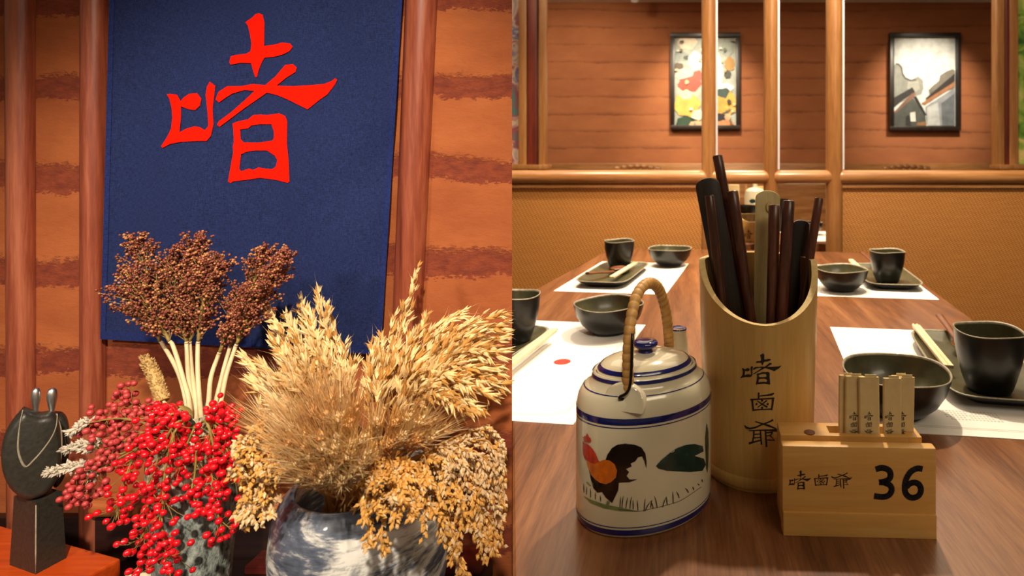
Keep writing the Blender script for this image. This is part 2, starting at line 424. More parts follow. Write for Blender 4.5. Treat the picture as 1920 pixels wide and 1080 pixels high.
# ================================================================== STRUCTURE
def struct(o, label, cat): return tag(o, label, cat, kind='structure')
DW = 0.67                                            # depth of the display wall face
CEIL = 2.47
b = MB().prism([(-3, -1.6, 0), (4, -1.6, 0), (4, 5.2, 0), (-3, 5.2, 0)], (0, 0, -.1)); struct(b.build('floor', M['floor'], smooth=0), 'dark floor of the restaurant under the tables', 'floor')
b = MB().prism([(-3, -1.6, CEIL), (4, -1.6, CEIL), (4, 5.2, CEIL), (-3, 5.2, CEIL)], (0, 0, .1)); struct(b.build('ceiling', M['ceil'], smooth=0), 'off-white ceiling strip above the far layered wall', 'ceiling')
b = MB().prism([(-3, 5.0, 0), (4, 5.0, 0), (4, 5.15, 0), (-3, 5.15, 0)], (0, 0, CEIL)); struct(b.build('wall_far', M['earth_far'], smooth=0), 'far rammed-earth wall with thin dark layers behind the pictures', 'wall')
k = (960-CX)/F
b = MB().prism([(-1.7, DW, 0), (k*DW, DW, 0), (k*(DW+.03), DW+.03, 0), (-1.7, DW+.03, 0)], (0, 0, CEIL)); struct(b.build('wall_left', M['earth_near'], smooth=0), 'orange rammed-earth display wall with ragged dark seams behind the navy banner', 'wall')

M['rail_orange'] = wood('orange_brown_rail_wood', '#7a3a1a', '#a5582c', '#c07440', 'X', 1.2, .38, .3)
b = MB().box(Vector(((200-CX)*DW/F, DW-.006, (HC-(960-CY)*DW/F)/2)), (.50, .010, HC-(960-CY)*DW/F), bev=.001); tag(b.build('void_shade_panel', M['dark_wood']), 'dark wooden panel put in for the shaded void below the round rail', 'panel')  # dark sheet stands in for the shadowed void under the rail
# poles fixed to the display wall
def pole(x0, x1, w0, w1, ybot, label):
    t = MB(); n = 14; pts, rad = [], []
    for i in range(n+1):
        y = lerp(-420, ybot, i/n); s = (y-0)/560.0
        pts.append(P(lerp(x0, x1, s), y, DW-.004)); rad.append(lerp(w0, w1, min(max(s, 0), 1.3))/2*DW/F*.96)
    t.tube(pts, rad, 18); return tag(t.build('wall_pole', M['pole'], smooth=60), label, 'pole', 'round wooden poles on the display wall')
pole(40, 41, 44, 42, 1110, 'round red-brown wooden pole on the wall behind the dark statue')
pole(178, 176, 42, 40, 1110, "round red-brown wooden pole along the navy banner's left edge")
pole(791, 766, 58, 54, 1010, 'slanting round red-brown wooden pole to the right of the navy banner')
# rail low on the wall, ledge at its right
t = thing('wall_rail', 'round orange-brown wooden rail low on the wall between the two vases', 'rail', P(360, 946, DW-.01))
MB().tube([P(186, 946, DW-.010), P(540, 946, DW-.010)], .0125, 18).build('bar', M['rail_orange'], t)
b = MB()
b.box(P(1020, 0, DW-.012)*Vector((0, 1, 0)) if False else Vector(((700-CX)*(DW-.015)/F, DW-.02, HC-(1042-CY)*DW/F)), (.26, .036, .028), bev=.003)
o = b.build('wall_ledge', M['rail_red']); tag(o, 'dark red wooden ledge low on the wall right of the white vase', 'ledge')
# console below the vases
t = thing('low_console', 'dark wooden console carrying the two vases in front of the wall', 'console', (-.56, .53, 0))
MB().prism([(-.98, .34, .60), (-.27, .34, .60), (-.215, .655, .60), (-.98, .655, .60)], (0, 0, .02)).build('top', M['dark_wood'], t, bevel=.003)
for x, y in ((-.94, .39), (-.30, .39), (-.26, .62), (-.94, .62)):
    MB().box((x, y, .30), (.035, .035, .60), bev=.003).build('leg', M['dark_wood'], t)
MB().box((-.60, .648, .50), (.64, .012, .16), bev=.002).build('back_panel', M['dark_wood'], t)

# ------------------------------------------------ partition behind the table
ZP = 2.27
def px(x, d=ZP): return (x-CX)*d/F
def pz(y, d=ZP): return HC-(y-CY)*d/F
t = thing('partition_screen', 'wooden partition with round rails, three posts and woven rattan panels behind the table', 'partition', (px(1450), ZP, 0))
def halfpost(x, w, z0, z1, d=ZP, m=None, name='post', par=None):
    MB().tube([(px(x, d), d, z0), (px(x, d), d, z1)], w/2*d/F, 20).build(name, m or M['post_wood'], par or t, smooth=50)
PX = (1329, 1445, 1564)
for x, w in zip(PX, (27, 27, 31)): halfpost(x, w, 0, CEIL)
for x, w in zip(PX, (27, 27, 31)):
    xx = px(x+w/2+1.2); MB().box((xx, ZP-.001, (CEIL+pz(318))/2), (.0075, .012, CEIL-pz(318)), bev=.001).build('edge_strip', M['white_strip'], t)
zr = pz(332); rr = .0275
for x0, x1 in ((700, 1329), (1329, 1445), (1445, 1564), (1564, 2150)):
    a, c = px(x0), px(x1); e = .028; pts, rad = [], []
    for s, q in ((0, .35), (.25, .75), (.6, .95), (1, 1)): pts.append((a+e*s, ZP-.004, zr)); rad.append(rr*q)
    for s, q in ((1, 1), (.6, .95), (.25, .75), (0, .35)): pts.append((c-e*s, ZP-.004, zr)); rad.append(rr*q)
    MB().tube(pts, rad, 22).build('rail', M['rail_wood'], t, smooth=60)
for x0, x1 in ((700, 1329), (1564, 2150)):
    a, c = px(x0)+.005, px(x1)-.005
    MB().box(((a+c)/2, ZP+.004, (.06+pz(340))/2), (c-a, .014, pz(340)-.06)).build('rattan_panel', M['rattan'], t, smooth=0)
    MB().box(((a+c)/2, ZP-.004, pz(349)), (c-a, .022, .014), bev=.002).build('panel_molding', M['rail_wood'], t)
    MB().box(((a+c)/2, ZP, .03), (c-a, .03, .06), bev=.002).build('bottom_rail', M['rail_wood'], t)

# side murals framed in wood, further back at both sides
def mural_mat(name, stops, sc):
    m, nt, bs = new_mat(name); v = coords(nt)
    n = noise(nt, v, sc, 3, .5, 1.5); nt.links.new(ramp(nt, n, stops), bs.inputs['Base Color']); bs.inputs['Roughness'].default_value = .5; return m
M['mural_l'] = mural_mat('flower_mural_print', [(.30, '#3f7a78'), (.42, '#8f4a58'), (.5, '#c9b09a'), (.6, '#5a5a86'), (.72, '#d8d0c4')], 7)
M['mural_r'] = mural_mat('green_mural_print', [(.30, '#2c5a1e'), (.45, '#6f9a34'), (.6, '#a8b85a'), (.72, '#d8c880')], 8)
DM = 2.9
def mural(label, x0, x1, posts, pm, mat_name, side):
    t = thing('framed_mural', label, 'mural', (px((x0+x1)/2, DM), DM, 0))
    MB().box((px((x0+x1)/2, DM), DM+.02, (pz(308, DM)+CEIL)/2), (px(x1, DM)-px(x0, DM), .02, CEIL-pz(308, DM))).build('print_panel', M[mat_name], t, smooth=0)
    for x, w, mm in posts:
        MB().box((px(x, DM), DM, CEIL/2), (w*DM/F, .05, CEIL), bev=.006).build('post', M[mm], t)
    a, c = min(x0, posts[0][0]-10, posts[-1][0]-14), max(x1, posts[0][0]+12, posts[-1][0]+14)
    MB().box((px((a+c)/2, DM), DM-.02, pz(313, DM)), (px(c, DM)-px(a, DM), .10, 9*DM/F), bev=.004).build('sill', M['post_wood'], t)
    MB().box((px((x0+x1)/2, DM), DM+.02, pz(313, DM)/2), (px(x1, DM)-px(x0, DM), .03, pz(313, DM))).build('lower_panel', M['post_dark'], t, smooth=0)
mural('colourful flower mural in a wooden frame left of the partition', 700, 978, ((982, 15, 'post_wood'), (1000, 18, 'post_dark'), (1019, 13, 'post_wood')), 0, 'mural_l', 0)
mural('bright green mural in a wooden frame at the right edge', 1908, 2150, ((1871, 16, 'post_wood'), (1884, 9, 'post_dark'), (1896, 17, 'post_wood')), 0, 'mural_r', 1)

# ------------------------------------------------ pictures on the far wall
DF = 5.0
def picture(label, x0, y0, x1, y1):
    t = thing('framed_picture', label, 'picture', P((x0+x1)/2, y1, DF-.02)); w = 8
    for a, c_, e, f in ((x0, y0, x1, y0+w), (x0, y1-w, x1, y1), (x0, y0+w, x0+w, y1-w), (x1-w, y0+w, x1, y1-w)):
        p, q = P(a, c_, DF-.03), P(e, f, DF-.03)
        MB().box(((p.x+q.x)/2, DF-.03, (p.z+q.z)/2), (abs(q.x-p.x), .05, abs(q.z-p.z)), bev=.004).build('frame_bar', M['frame'], t)
    return t
def pr(col): 
    k = 'print_'+col[1:]
    if k not in M: M[k] = plain('picture_print_'+col[1:], col, .5, var=.22, vscale=14)
    return M[k]
def printed(t, name, sc, ox, oy, shapes, lay):
    "shapes in zoomed photo pixels, laid as flat prints on the picture sheet"
    for i, (nm, col, pts) in enumerate(shapes):
        d = DF-.020-.0006*(i+1+lay)
        decal(nm, [[[((ox+x/sc), (oy+y/sc)) for x, y in pts]]], lambda x, y: P(x, y, d), pr(col), t, 40)
def sheet(t, x0, y0, x1, y1, col):
    p, q = P(x0, y0, DF-.018), P(x1, y1, DF-.018)
    MB().box(((p.x+q.x)/2, DF-.01, (p.z+q.z)/2), (q.x-p.x, .018, p.z-q.z)).build('print_sheet', pr(col), t, smooth=0)
def blob(cx, cy, rx, ry, n=18, w=.12, s=0):
    return [(cx+rx*math.cos(2*PI*i/n)*(1+w*math.sin(i*2.3+s)), cy+ry*math.sin(2*PI*i/n)*(1+w*math.cos(i*1.7+s))) for i in range(n)]
t = picture('framed colourful still-life print of yellow, red and white shapes, partly behind a post', 1257, 62, 1388, 243)
sheet(t, 1264, 69, 1381, 236, '#a9b0a6')
sh = []
for c, cx, cy, rx, ry, s in [('#e8d9c0', 250, 150, 90, 70, 1), ('#8f9a94', 190, 290, 80, 50, 2), ('#41463c', 240, 300, 28, 22, 0), ('#f2efe6', 330, 330, 70, 90, 3), ('#5a4d38', 165, 380, 50, 32, 4),
                             ('#e3c9b4', 240, 460, 110, 60, 2), ('#c0503e', 270, 555, 110, 70, 1), ('#c0503e', 350, 480, 50, 60, 0), ('#9aa59c', 640, 200, 60, 90, 5), ('#f6f4ec', 545, 450, 45, 190, 2), ('#f6f4ec', 620, 590, 70, 45, 1),
                             ('#a87f3c', 660, 360, 50, 70, 3), ('#3c4038', 640, 460, 34, 40, 2), ('#2f4a46', 600, 650, 80, 60, 0), ('#e6b458', 245, 750, 125, 120, 1), ('#f4e3b4', 240, 655, 60, 45, 2), ('#d79b46', 560, 760, 80, 90, 4),
                             ('#e0a94c', 670, 740, 50, 110, 3), ('#2c4a36', 235, 920, 90, 60, 2), ('#f0e4c4', 350, 850, 55, 50, 0), ('#e8b48c', 340, 940, 70, 32, 1), ('#24262c', 570, 880, 60, 45, 4), ('#cf8a5c', 610, 935, 90, 32, 2), ('#d8b08a', 640, 870, 30, 36, 0)]:
    sh.append(('print_shape', c, blob(cx, cy, rx, ry, s=s)))
for i_ in range(34):
    sh.append(('print_shape', R.choice(['#3a3d34', '#e9e4d4', '#6d5a3c', '#d9c49a', '#8d8f86', '#b98a4a', '#f0ead8', '#55604f']), blob(R.uniform(140, 710), R.uniform(110, 940), R.uniform(10, 26), R.uniform(8, 24), 9, .2, i_)))
sh = [(n, c, [(min(max(x, 126), 722), min(max(y, 100), 954)) for x, y in p]) for n, c, p in sh]
printed(t, 'still', 5.143, 1240, 50, sh, 0)
t = picture('framed print of grey gabled tiled roofs under a pale sky', 1667, 62, 1800, 245)
sheet(t, 1674, 69, 1793, 238, '#d9dedb')
printed(t, 'roofs', 5.143, 1650, 50, [
    ('gable_print', '#8d9089', [(126, 380), (160, 355), (200, 375), (215, 440), (240, 485), (300, 510), (370, 480), (415, 520), (418, 600), (400, 650), (126, 760)]),
    ('gable_print', '#4a4a44', [(150, 352), (185, 355), (215, 390), (225, 450), (250, 490), (300, 515), (345, 505), (350, 520), (300, 530), (240, 505), (212, 465), (200, 400), (175, 370), (150, 366)]),
    ('gable_print', '#a9aaa2', [(270, 530), (370, 520), (385, 600), (330, 640), (260, 590)]),
    ('tree_print', '#77736a', [(470, 610), (520, 560), (570, 520), (580, 470), (640, 430), (700, 410), (722, 420), (722, 600), (480, 660)]),
    ('roof_print', '#2c2926', [(126, 690), (310, 585), (340, 630), (230, 700), (126, 790)]),
    ('roof_print', '#7c5a4a', [(126, 830), (310, 640), (345, 640), (330, 680), (200, 800), (130, 850)]),
    ('house_print', '#4c504c', [(126, 850), (320, 690), (440, 860), (450, 954), (126, 954)]),
    ('roof_print', '#262422', [(325, 680), (350, 670), (450, 850), (430, 860)]),
    ('roof_print', '#332e2a', [(440, 690), (722, 450), (722, 520), (460, 730)]),
    ('roof_print', '#a2704e', [(400, 740), (470, 690), (722, 530), (722, 570), (430, 755)]),
    ('wall_print', '#8f949a', [(440, 770), (722, 590), (722, 954), (460, 954)]),
    ('wall_print', '#b5babb', [(450, 780), (560, 730), (580, 954), (460, 954)]),
    ('wall_print', '#62686e', [(590, 740), (722, 640), (722, 954), (600, 954)]),
    ('window_print', '#d9d8d0', [(290, 830), (340, 820), (345, 915), (292, 915)]),
    ('shed_print', '#2b2d2e', [(255, 860), (290, 850), (300, 954), (250, 954)]),
    ('roof_print', '#8f6a48', [(350, 954), (360, 925), (440, 915), (450, 954)])], 0)

# wainscot bench along the far wall and carved chairs, small track spot
t = thing('long_bench', 'long wooden bench along the foot of the far wall', 'bench', (0.4, 4.85, 0))
MB().box((.5, 4.94, pz(310, 4.9)-.35), (6.6, .06, .74), bev=.01).build('backrest', M['rail_wood'], t)
MB().box((.5, 4.74, .43), (6.6, .42, .06), bev=.01).build('seat', M['rail_wood'], t)
MB().box((.5, 4.75, .20), (6.5, .34, .40), bev=.01).build('base', M['rail_wood'], t)
def carved_chair(x, d, label):
    t = thing('carved_chair', label, 'chair', (px(x, d), d, 0), group='carved chairs at the far tables'); c = px(x, d); top = pz(311, d)
    for s in (-1, 1):
        MB().box((c+s*.17, d, top/2-.01), (.03, .03, top-.04), bev=.004).build('rear_leg', M['walnut'], t)
        MB().box((c+s*.17, d-.38, .22), (.03, .03, .44), bev=.004).build('front_leg', M['walnut'], t)
    MB().box((c, d-.19, .45), (.40, .42, .03), bev=.008).build('seat', M['walnut'], t)
    cr = MB()
    for i in range(7): cr.ball((c-.15+i*.05, d, top-.022+.016*math.cos((i-3)*.5)), .024, 2, sc=(1.15, .5, .8))
    cr.box((c, d, top-.045), (.36, .026, .04), bev=.006); cr.build('carved_crest', M['rail_wood'], t)
    MB().box((c, d, top-.2), (.10, .014, .30), bev=.004).build('back_splat', M['walnut'], t)
carved_chair(1700, 4.3, 'carved dark wooden chair back peeping over the rail below the roofs print')
carved_chair(1195, 4.3, 'carved dark wooden chair back peeping over the rail left of the posts')
t = thing('track_spotlight', 'small white spotlight hanging from the ceiling in front of the far wall', 'spotlight', (px(1190, 4.6), 4.6, CEIL))
MB().tube([(px(1190, 4.6), 4.6, CEIL), (px(1190, 4.6), 4.6, CEIL-.03)], .012, 12).build('stem', M['white_metal'], t)
MB().tube([(px(1190, 4.6), 4.58, CEIL-.02), (px(1190, 4.6), 4.64, CEIL-.085)], [.03, .036], 16).build('lamp_head', M['white_metal'], t)

# ================================================================== TABLES
YAW = -math.atan(.139)                               # the table runs a little to the right of the view axis
def TX(x0, y): return x0+.139*(y-1.377)              # lines along the table
t = thing('dining_table', 'brown wood-grained dining table set for four', 'table', (.25, 1.3, 0))
xl, xr = -.385, .622
top = [(k*.37, .37), (TX(xr, .32), .32), (TX(xr, 2.07), 2.07), (TX(xl, 2.2), 2.2), (TX(xl, .72), .72), (k*.72, .72)]
MB().prism([(x, y, TT-.04) for x, y in top], (0, 0, .04)).build('table_top', M['table'], t, smooth=0, bevel=.003)
for x, y in ((TX(xr-.08, .42), .42), (TX(xr-.08, 1.98), 1.98), (TX(xl+.08, 2.08), 2.08), (TX(xl+.08, .86), .86)):
    MB().box((x, y, (TT-.04)/2), (.06, .06, TT-.04), YAW, .005).build('leg', M['dark_wood'], t)
ap = MB(); ap.box((TX((xl+xr)/2, 1.4), 1.4, TT-.08), (.72, 1.1, .07), YAW); ap.build('apron', M['dark_wood'], t)

# second table behind the partition
T2 = .735
t = thing('far_dining_table', 'next dining table seen through the opening in the partition', 'table', (.32, 3.0, 0))
MB().box((.25, 3.0, T2-.02), (.95, 1.16, .04), bev=.004).build('table_top', M['table'], t, smooth=0)
for sx in (-.4, .4):
    for sy in (-.5, .5): MB().box((.25+sx, 3.0+sy, (T2-.04)/2), (.06, .06, T2-.04), bev=.004).build('leg', M['dark_wood'], t)

# ================================================================== GLYPHS (brush lettering traced as flat shapes)
G1 = [
 [[(70,515),(90,512),(130,518),(150,555),(165,535),(200,512),(245,508),(270,540),(262,580),(235,605),(200,602),(152,585),(152,650),(143,735),(180,715),(230,700),(260,705),(290,722),(310,700),(308,640),(300,560),(295,520),(303,470),(318,442),(350,465),(345,520),(335,600),(340,690),(325,755),(300,785),(250,785),(150,790),(90,802),(45,825),(37,815),(70,765),(95,715),(102,650),(98,590),(85,540)]],
 [[(525,98),(565,70),(585,50),(605,46),(625,55),(635,100),(633,235),(690,228),(740,215),(785,222),(798,240),(780,265),(740,285),(690,298),(635,303),(620,330),(600,380),(592,415),(582,415),(570,380),(558,335),(500,332),(440,343),(432,330),(440,295),(470,287),(530,280),(555,265),(560,220),(550,160),(540,120)]],
 [[(352,545),(370,500),(420,468),(500,468),(568,455),(640,462),(700,410),(755,345),(800,340),(822,360),(815,385),(760,420),(705,465),(800,468),(900,462),(980,455),(1020,440),(1045,422),(1056,432),(1040,462),(1000,515),(950,550),(885,602),(830,575),(770,545),(710,520),(650,505),(600,540),(520,595),(440,655),(375,703),(360,692),(372,670),(440,620),(520,550),(578,495),(520,490),(450,510),(410,535),(372,562)]],
 [[(450,685),(480,672),(540,660),(570,635),(610,632),(650,635),(720,625),(755,640),(767,670),(765,800),(775,900),(780,1020),(770,1027),(700,1010),(610,998),(530,1010),(455,1018),(440,1028),(425,1020),(440,930),(455,850),(452,820),(458,790),(455,720)],
  [(495,718),(540,712),(560,695),(610,688),(675,688),(690,730),(690,770),(680,783),(600,795),(515,793),(498,775)],
  [(500,862),(530,848),(580,840),(650,840),(695,870),(710,895),(700,935),(680,948),(640,945),(600,938),(570,952),(545,945),(500,960),(490,945)]]]
G1BOX = (37, 46, 1056, 1028)
G2 = [[ribbon(p, w)] for p, w in [
    ([(268,443),(266,472),(268,502)], [16,14,14]), ([(262,478),(340,470),(395,462),(418,450)], [10,12,22,10]),
    ([(186,512),(300,506),(420,498)], [14,12,16]), ([(203,508),(208,560),(216,622)], [20,16,16]), ([(408,500),(402,560),(392,615)], [20,18,16]),
    ([(208,614),(300,608),(398,604)], [14,12,14]), ([(254,524),(300,555),(352,586)], [8,12,16]), ([(348,520),(305,553),(256,588)], [14,12,8]),
    ([(291,520),(309,524)], 18), ([(238,552),(254,558)], 20), ([(346,552),(364,558)], 20), ([(291,588),(309,592)], 18)]]
G2BOX = (186, 443, 420, 625)
G3 = [[ribbon(p, w)] for p, w in [
    ([(235,722),(300,742),(370,765),(436,790)], [8,14,20,8]), ([(408,706),(370,726),(300,752),(235,780),(185,790),(150,782),(132,760)], [18,14,13,15,18,20,8]),
    ([(172,812),(280,806),(380,806),(440,808),(486,778)], [8,13,18,30,6]), ([(222,815),(220,870),(208,925)], [14,13,12]), ([(286,812),(290,880),(296,945)], [13,13,16]),
    ([(222,845),(288,843)], 11), ([(222,880),(288,876)], 11), ([(174,934),(230,918),(294,902)], [22,14,12]),
    ([(334,812),(338,890),(344,968)], [14,14,18]), ([(336,832),(404,826)], 12), ([(402,822),(392,846),(372,858)], [14,12,8]), ([(340,862),(380,858),(420,905),(350,900)], [10,12,16,10])]]
G3BOX = (132, 700, 486, 968)
def put(shapes, box, x0, y0, x1, y1):
    "fit glyph shapes into a pixel box"
    a, b_, c, d = box
    return [[[(x0+(x-a)/(c-a)*(x1-x0), y0+(y-b_)/(d-b_)*(y1-y0)) for x, y in lp] for lp in s] for s in shapes]

# ================================================================== NUMBER BLOCK
c0 = Pz(1467, 1003, TT); c1 = Pz(1757, 1010, TT); ex = unit(c1-c0); ey = Vector((-ex.y, ex.x, 0)); bw = (c1-c0).length; H = .0765
t = thing('table_number_stand', 'blond wooden table number stand reading 36 with a slot for paper sleeves', 'table number', (c0+c1)/2+ey*.022, 0)
def bb(u0, u1, v0, v1, z0, z1, name, m, bev=.0015):
    cc = c0+ex*((u0+u1)/2)+ey*((v0+v1)/2)+Vector((0, 0, (z0+z1)/2))
    return MB().box(cc, (u1-u0, v1-v0, z1-z0), math.atan2(ex.y, ex.x), bev).build(name, m, t)
bb(0, bw, 0.001, .0115, .0, H, 'front_board', M['light_wood'], .002)
bb(0.0006, bw-.0006, -.0012, .0013, .0, .0205, 'base_strip', M['light_wood'], .0008)
bb(0.001, bw-.004, .0115, .022, .0, H-.010, 'spacer', M['light_wood'], .001)
# back board with a slot cut through its top: left block, right block, floor, back strip
u0, u1 = .046, .113
bb(.001, u0, .020, .046, 0, H+.0005, 'rear_board', M['light_wood'], .0012)
bb(u1, bw-.005, .020, .046, 0, H+.0005, 'rear_board', M['light_wood'], .0012)
bb(u0-.001, u1+.001, .020, .026, 0, H+.0004, 'slot_wall', M['light_wood'], .0006)
bb(u0-.001, u1+.001, .040, .046, 0, H+.0004, 'slot_wall', M['light_wood'], .0006)
bb(u0-.001, u1+.001, .0255, .0405, 0, H-.03, 'slot_floor', M['light_wood'], 0)
pc = Ppl(1518, 811, (0, 0, TT+H+.0005), Vector((0, 0, 1)))
MB().lathe([(.0049, -.001), (.0049, .0006), (.004, .0008)], 20, pc).build('hole_disc', M['hole_shade'], t)  # dark disc put in for the shade inside a round hole
def blockfn(x, y): return Ppl(x, y, c0+ey*.0007, ey)
decal('brush_lettering', put(G1, G1BOX, 1478, 882, 1521, 918)+put(G2, G2BOX, 1526, 889, 1553, 911)+put(G3, G3BOX, 1559, 886, 1598, 916), blockfn, M['ink'], t, 20)
z7 = lambda pts: [(1455+x/3.272, 690+y/3.272) for x, y in pts]
def smooth2(pts, n): return [(p.x, p.y) for p in spline([Vector((x, y, 0)) for x, y in pts], n)]
d3 = [(612,622),(650,612),(690,625),(704,655),(692,684),(655,699),(638,701),(668,704),(702,722),(710,752),(692,780),(655,791),(602,785)]
d6 = [(900,620),(868,616),(828,636),(800,680),(791,728),(796,768),(820,792),(850,795),(878,780),(890,748),(880,718),(856,703),(824,708),(800,730)]
decal('number_lettering', stroke(smooth2(z7(d3), 40), 36/3.272)+stroke(smooth2(z7(d6), 44), 36/3.272), blockfn, M['ink36'], t, 20)

# paper sleeves standing in the slot
def sleeve(xa, xb, ytop, v, lean, text, label):
    base = c0+ey*v+Vector((0, 0, H-.029)); n = ey
    A = Ppl(xa, 818, c0+ey*v, n); B = Ppl(xb, 818, c0+ey*v, n); w = (B-A).length; mid = (A+B)/2
    z1 = Ppl((xa+xb)/2, ytop, c0+ey*v, n).z; z0 = TT+H-.029
    t = thing('paper_sleeve', label, 'paper sleeve', Vector((mid.x, mid.y, z0)), group='paper sleeves in the number stand')
    mb = MB(); th = .0011; f = .0016
    pts = [(-w/2, 0), (-w/2+.0012, -th), (w/2-.0012, -th), (w/2, 0), (w/2-.0012, th), (-w/2+.0012, th)]
    mb.prism([mid*Vector((1, 1, 0)).to_3d() if False else Vector((mid.x, mid.y, z0))+ex*a+ey*q for a, q in pts], Vector((lean*(z1-z0), 0, z1-z0)))
    mb.build('sleeve_body', M['sleeve'], t, smooth=0)
    a = Vector((mid.x, mid.y, z0))+Vector((lean*(z1-z0), 0, z1-z0))
    MB().box(a+ex*(.1*w)+ey*.0004, (w*.55, .0005, .004), math.atan2(ex.y, ex.x)).build('folded_flap', M['sleeve'], t, smooth=0)
    if text:
        fn = lambda x, y: Ppl(x, y, c0+ey*(v-.00135), n)
        decal('brush_lettering', put(G1, G1BOX, text-9, 772, text+9, 788)+put(G2, G2BOX, text-6, 791, text+6, 801)+put(G3, G3BOX, text-8, 804, text+8, 817.5), fn, M['ink'], t, 20)
sleeve(1571, 1600, 703.5, .0350, .01, 0, 'leftmost cream paper sleeve in the number stand, plain side showing')
sleeve(1583, 1618, 705, .0318, .01, 1601, 'second cream paper sleeve from the left in the number stand')
sleeve(1611, 1650, 706.5, .0290, -.01, 1629, 'cream paper sleeve just left of the gap in the number stand')
sleeve(1655, 1690, 709, .0290, .0, 1668, 'cream paper sleeve just right of the gap in the number stand')
sleeve(1676, 1712, 707, .0318, .02, 1691, 'rightmost cream paper sleeve in the number stand')
sleeve(1672, 1704, 704, .0360, -.01, 0, 'plain cream paper sleeve at the back right of the number stand')

# ================================================================== BAMBOO HOLDER
BC = Vector(((1421-CX)*.614/F, .614, TT)); BH = .217
def brad(z): return lerp(.0570, .0628, z/BH)
def brim(a):                                         # a = 0 facing the camera
    c = math.cos(a); return BH-.0525*max(0, c)**.92
def bamboo(root, C, sc=1.0, hs=1.0, n=64):
    mb = MB(); cols = []; nz = 10; wall = .0065
    for side in (0, 1):
        for i in range(nz+1):
            for j in range(n):
                a = 2*PI*j/n; zt = brim(a); z = lerp(.0, zt, i/nz) if side == 0 else lerp(zt, .012, i/nz)
                r = brad(z)-(wall if side else 0); r += .0006*math.exp(-((z-.012)/.004)**2)
                if i == 0 and side == 0: r -= .002
                mb.v.append(tuple(Vector(C)+Vector((math.sin(a)*r*sc, -math.cos(a)*r*sc, z*hs*sc))))
    rows = 2*(nz+1)
    for i in range(rows-1):
        mi = 0 if i < nz else (2 if i == nz else 1)
        for j in range(n): mb.f.append([i*n+j, i*n+(j+1) % n, (i+1)*n+(j+1) % n, (i+1)*n+j]); mb.mi.append(mi)
    mb.f.append(list(range(n))[::-1]); mb.mi.append(0); mb.f.append([(rows-1)*n+j for j in range(n)]); mb.mi.append(1)
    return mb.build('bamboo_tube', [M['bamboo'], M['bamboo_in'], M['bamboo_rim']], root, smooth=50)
t = thing('bamboo_holder', 'tall pale bamboo tube holder with brush lettering and a scooped front rim', 'holder', BC)
bamboo(t, BC)
ring = MB(); ring.lathe([(.0572, .004), (.0580, .006), (.0580, .012), (.0573, .015)], 64, BC, close=False); ring.build('node_ring', M['bamboo'], t)
def cylfn(C, rf, off):
    def fn(x, y):
        r0 = P(x, y, 1.0)-Vector((0, 0, HC)); z = .1
        for _ in range(4):
            rr_ = rf(z)+off; a = r0.x**2+r0.y**2; bq = -2*(r0.x*C.x+r0.y*C.y); cq = C.x**2+C.y**2-rr_**2
            D = max(bq*bq-4*a*cq, 0); s = (-bq-math.sqrt(D))/(2*a); p = Vector((0, 0, HC))+r0*s; z = p.z-C.z
        return p
    return fn
decal('brush_lettering', put(G1, G1BOX, 1388, 663, 1465, 721)+put(G2, G2BOX, 1407, 736, 1452, 771)+put(G3, G3BOX, 1396, 786, 1465, 838), cylfn(BC, brad, .0004), M['ink'], t, 9)

# sticks and ladles standing in the holder
def stick(name, label, top, bot, dt, db, w0, w1, m, kind='stick', cat='chopstick', grp='dark wooden chopsticks in the bamboo holder', round_top=False, thick=.5):
    dt -= .011; A = P(top[0], top[1], dt); zb = TT+.0135; yb = BC.y+db                 # db: where the foot stands on the tube's floor, front to back
    lo, hi = BC.x-.06, BC.x+.06
    for _ in range(40):
        xm = (lo+hi)/2; B = Vector((xm, yb, zb)); s_ = 0.5
        f0, f1 = 0.0, 1.0
        for _k in range(30):
            s_ = (f0+f1)/2; q = A.lerp(B, s_)
            if CY+(HC-q.z)*F/q.y < bot[1]: f0 = s_
            else: f1 = s_
        if CX+q.x*F/q.y < bot[0]: lo = xm
        else: hi = xm
    lim = math.sqrt(max(.043**2-db**2, 0)); B.x = min(max(B.x, BC.x-lim), BC.x+lim); d = unit(B-A); db = B.y
    t = thing(name, label, cat, B, group=grp if grp else None)
    n = 12; pts = [A.lerp(B, i/n) for i in range(n+1)]
    r0 = w0/2*dt/F; r1 = w1/2*db/F
    sx = Vector((1, 0, 0)); nn = unit(d.cross(sx)); sx = unit(nn.cross(d)); mb = MB()
    if round_top:
        # flat-handled ladle: outline in the (sx, d) plane, given a thickness
        L = (B-A).length; out = []
        for i in range(9): a = PI*i/8; out.append((-math.cos(a)*r0, r0*.62-math.sin(a)*r0*.62))
        for s in (.15, .3, .5, .75, 1): out.append((lerp(r0, r1, s), s*L))
        for s in (1, .75, .5, .3, .15): out.append((-lerp(r0, r1, s), s*L))
        mb.prism([A+sx*u+d*v-nn*thick*r0 for u, v in out], nn*2*thick*r0); mb.build('handle', m, t, smooth=35, bevel=.0016)
    else:
        rad = [lerp(r0, r1, i/n) for i in range(n+1)]; rad[0] *= .82
        pts = [A, A+d*.0012]+pts[1:]; rad = [rad[0], r0]+rad[1:]
        mb.tube(pts, rad, 8, flat=.92, up=nn); mb.build('shaft', m, t, smooth=50)
    return t
stick('serving_ladle', 'wide black rounded ladle handle at the left of the bamboo holder', (1324, 334), (1372, 590), .652, .000, 46, 40, M['ebony'], cat='ladle', grp=None, round_top=True, thick=.28)
stick('chopstick', 'tallest dark chopstick, leaning left behind the black ladle', (1345, 291), (1380, 480), .664, .028, 19, 19, M['walnut'])
stick('chopstick', 'dark chopstick in front of the wide black ladle', (1330, 366), (1352, 560), .622, -.020, 18, 17, M['walnut'])
stick('chopstick', 'dark chopstick standing left of the pale paddle', (1373, 358), (1406, 590), .645, -.010, 22, 20, M['walnut'])
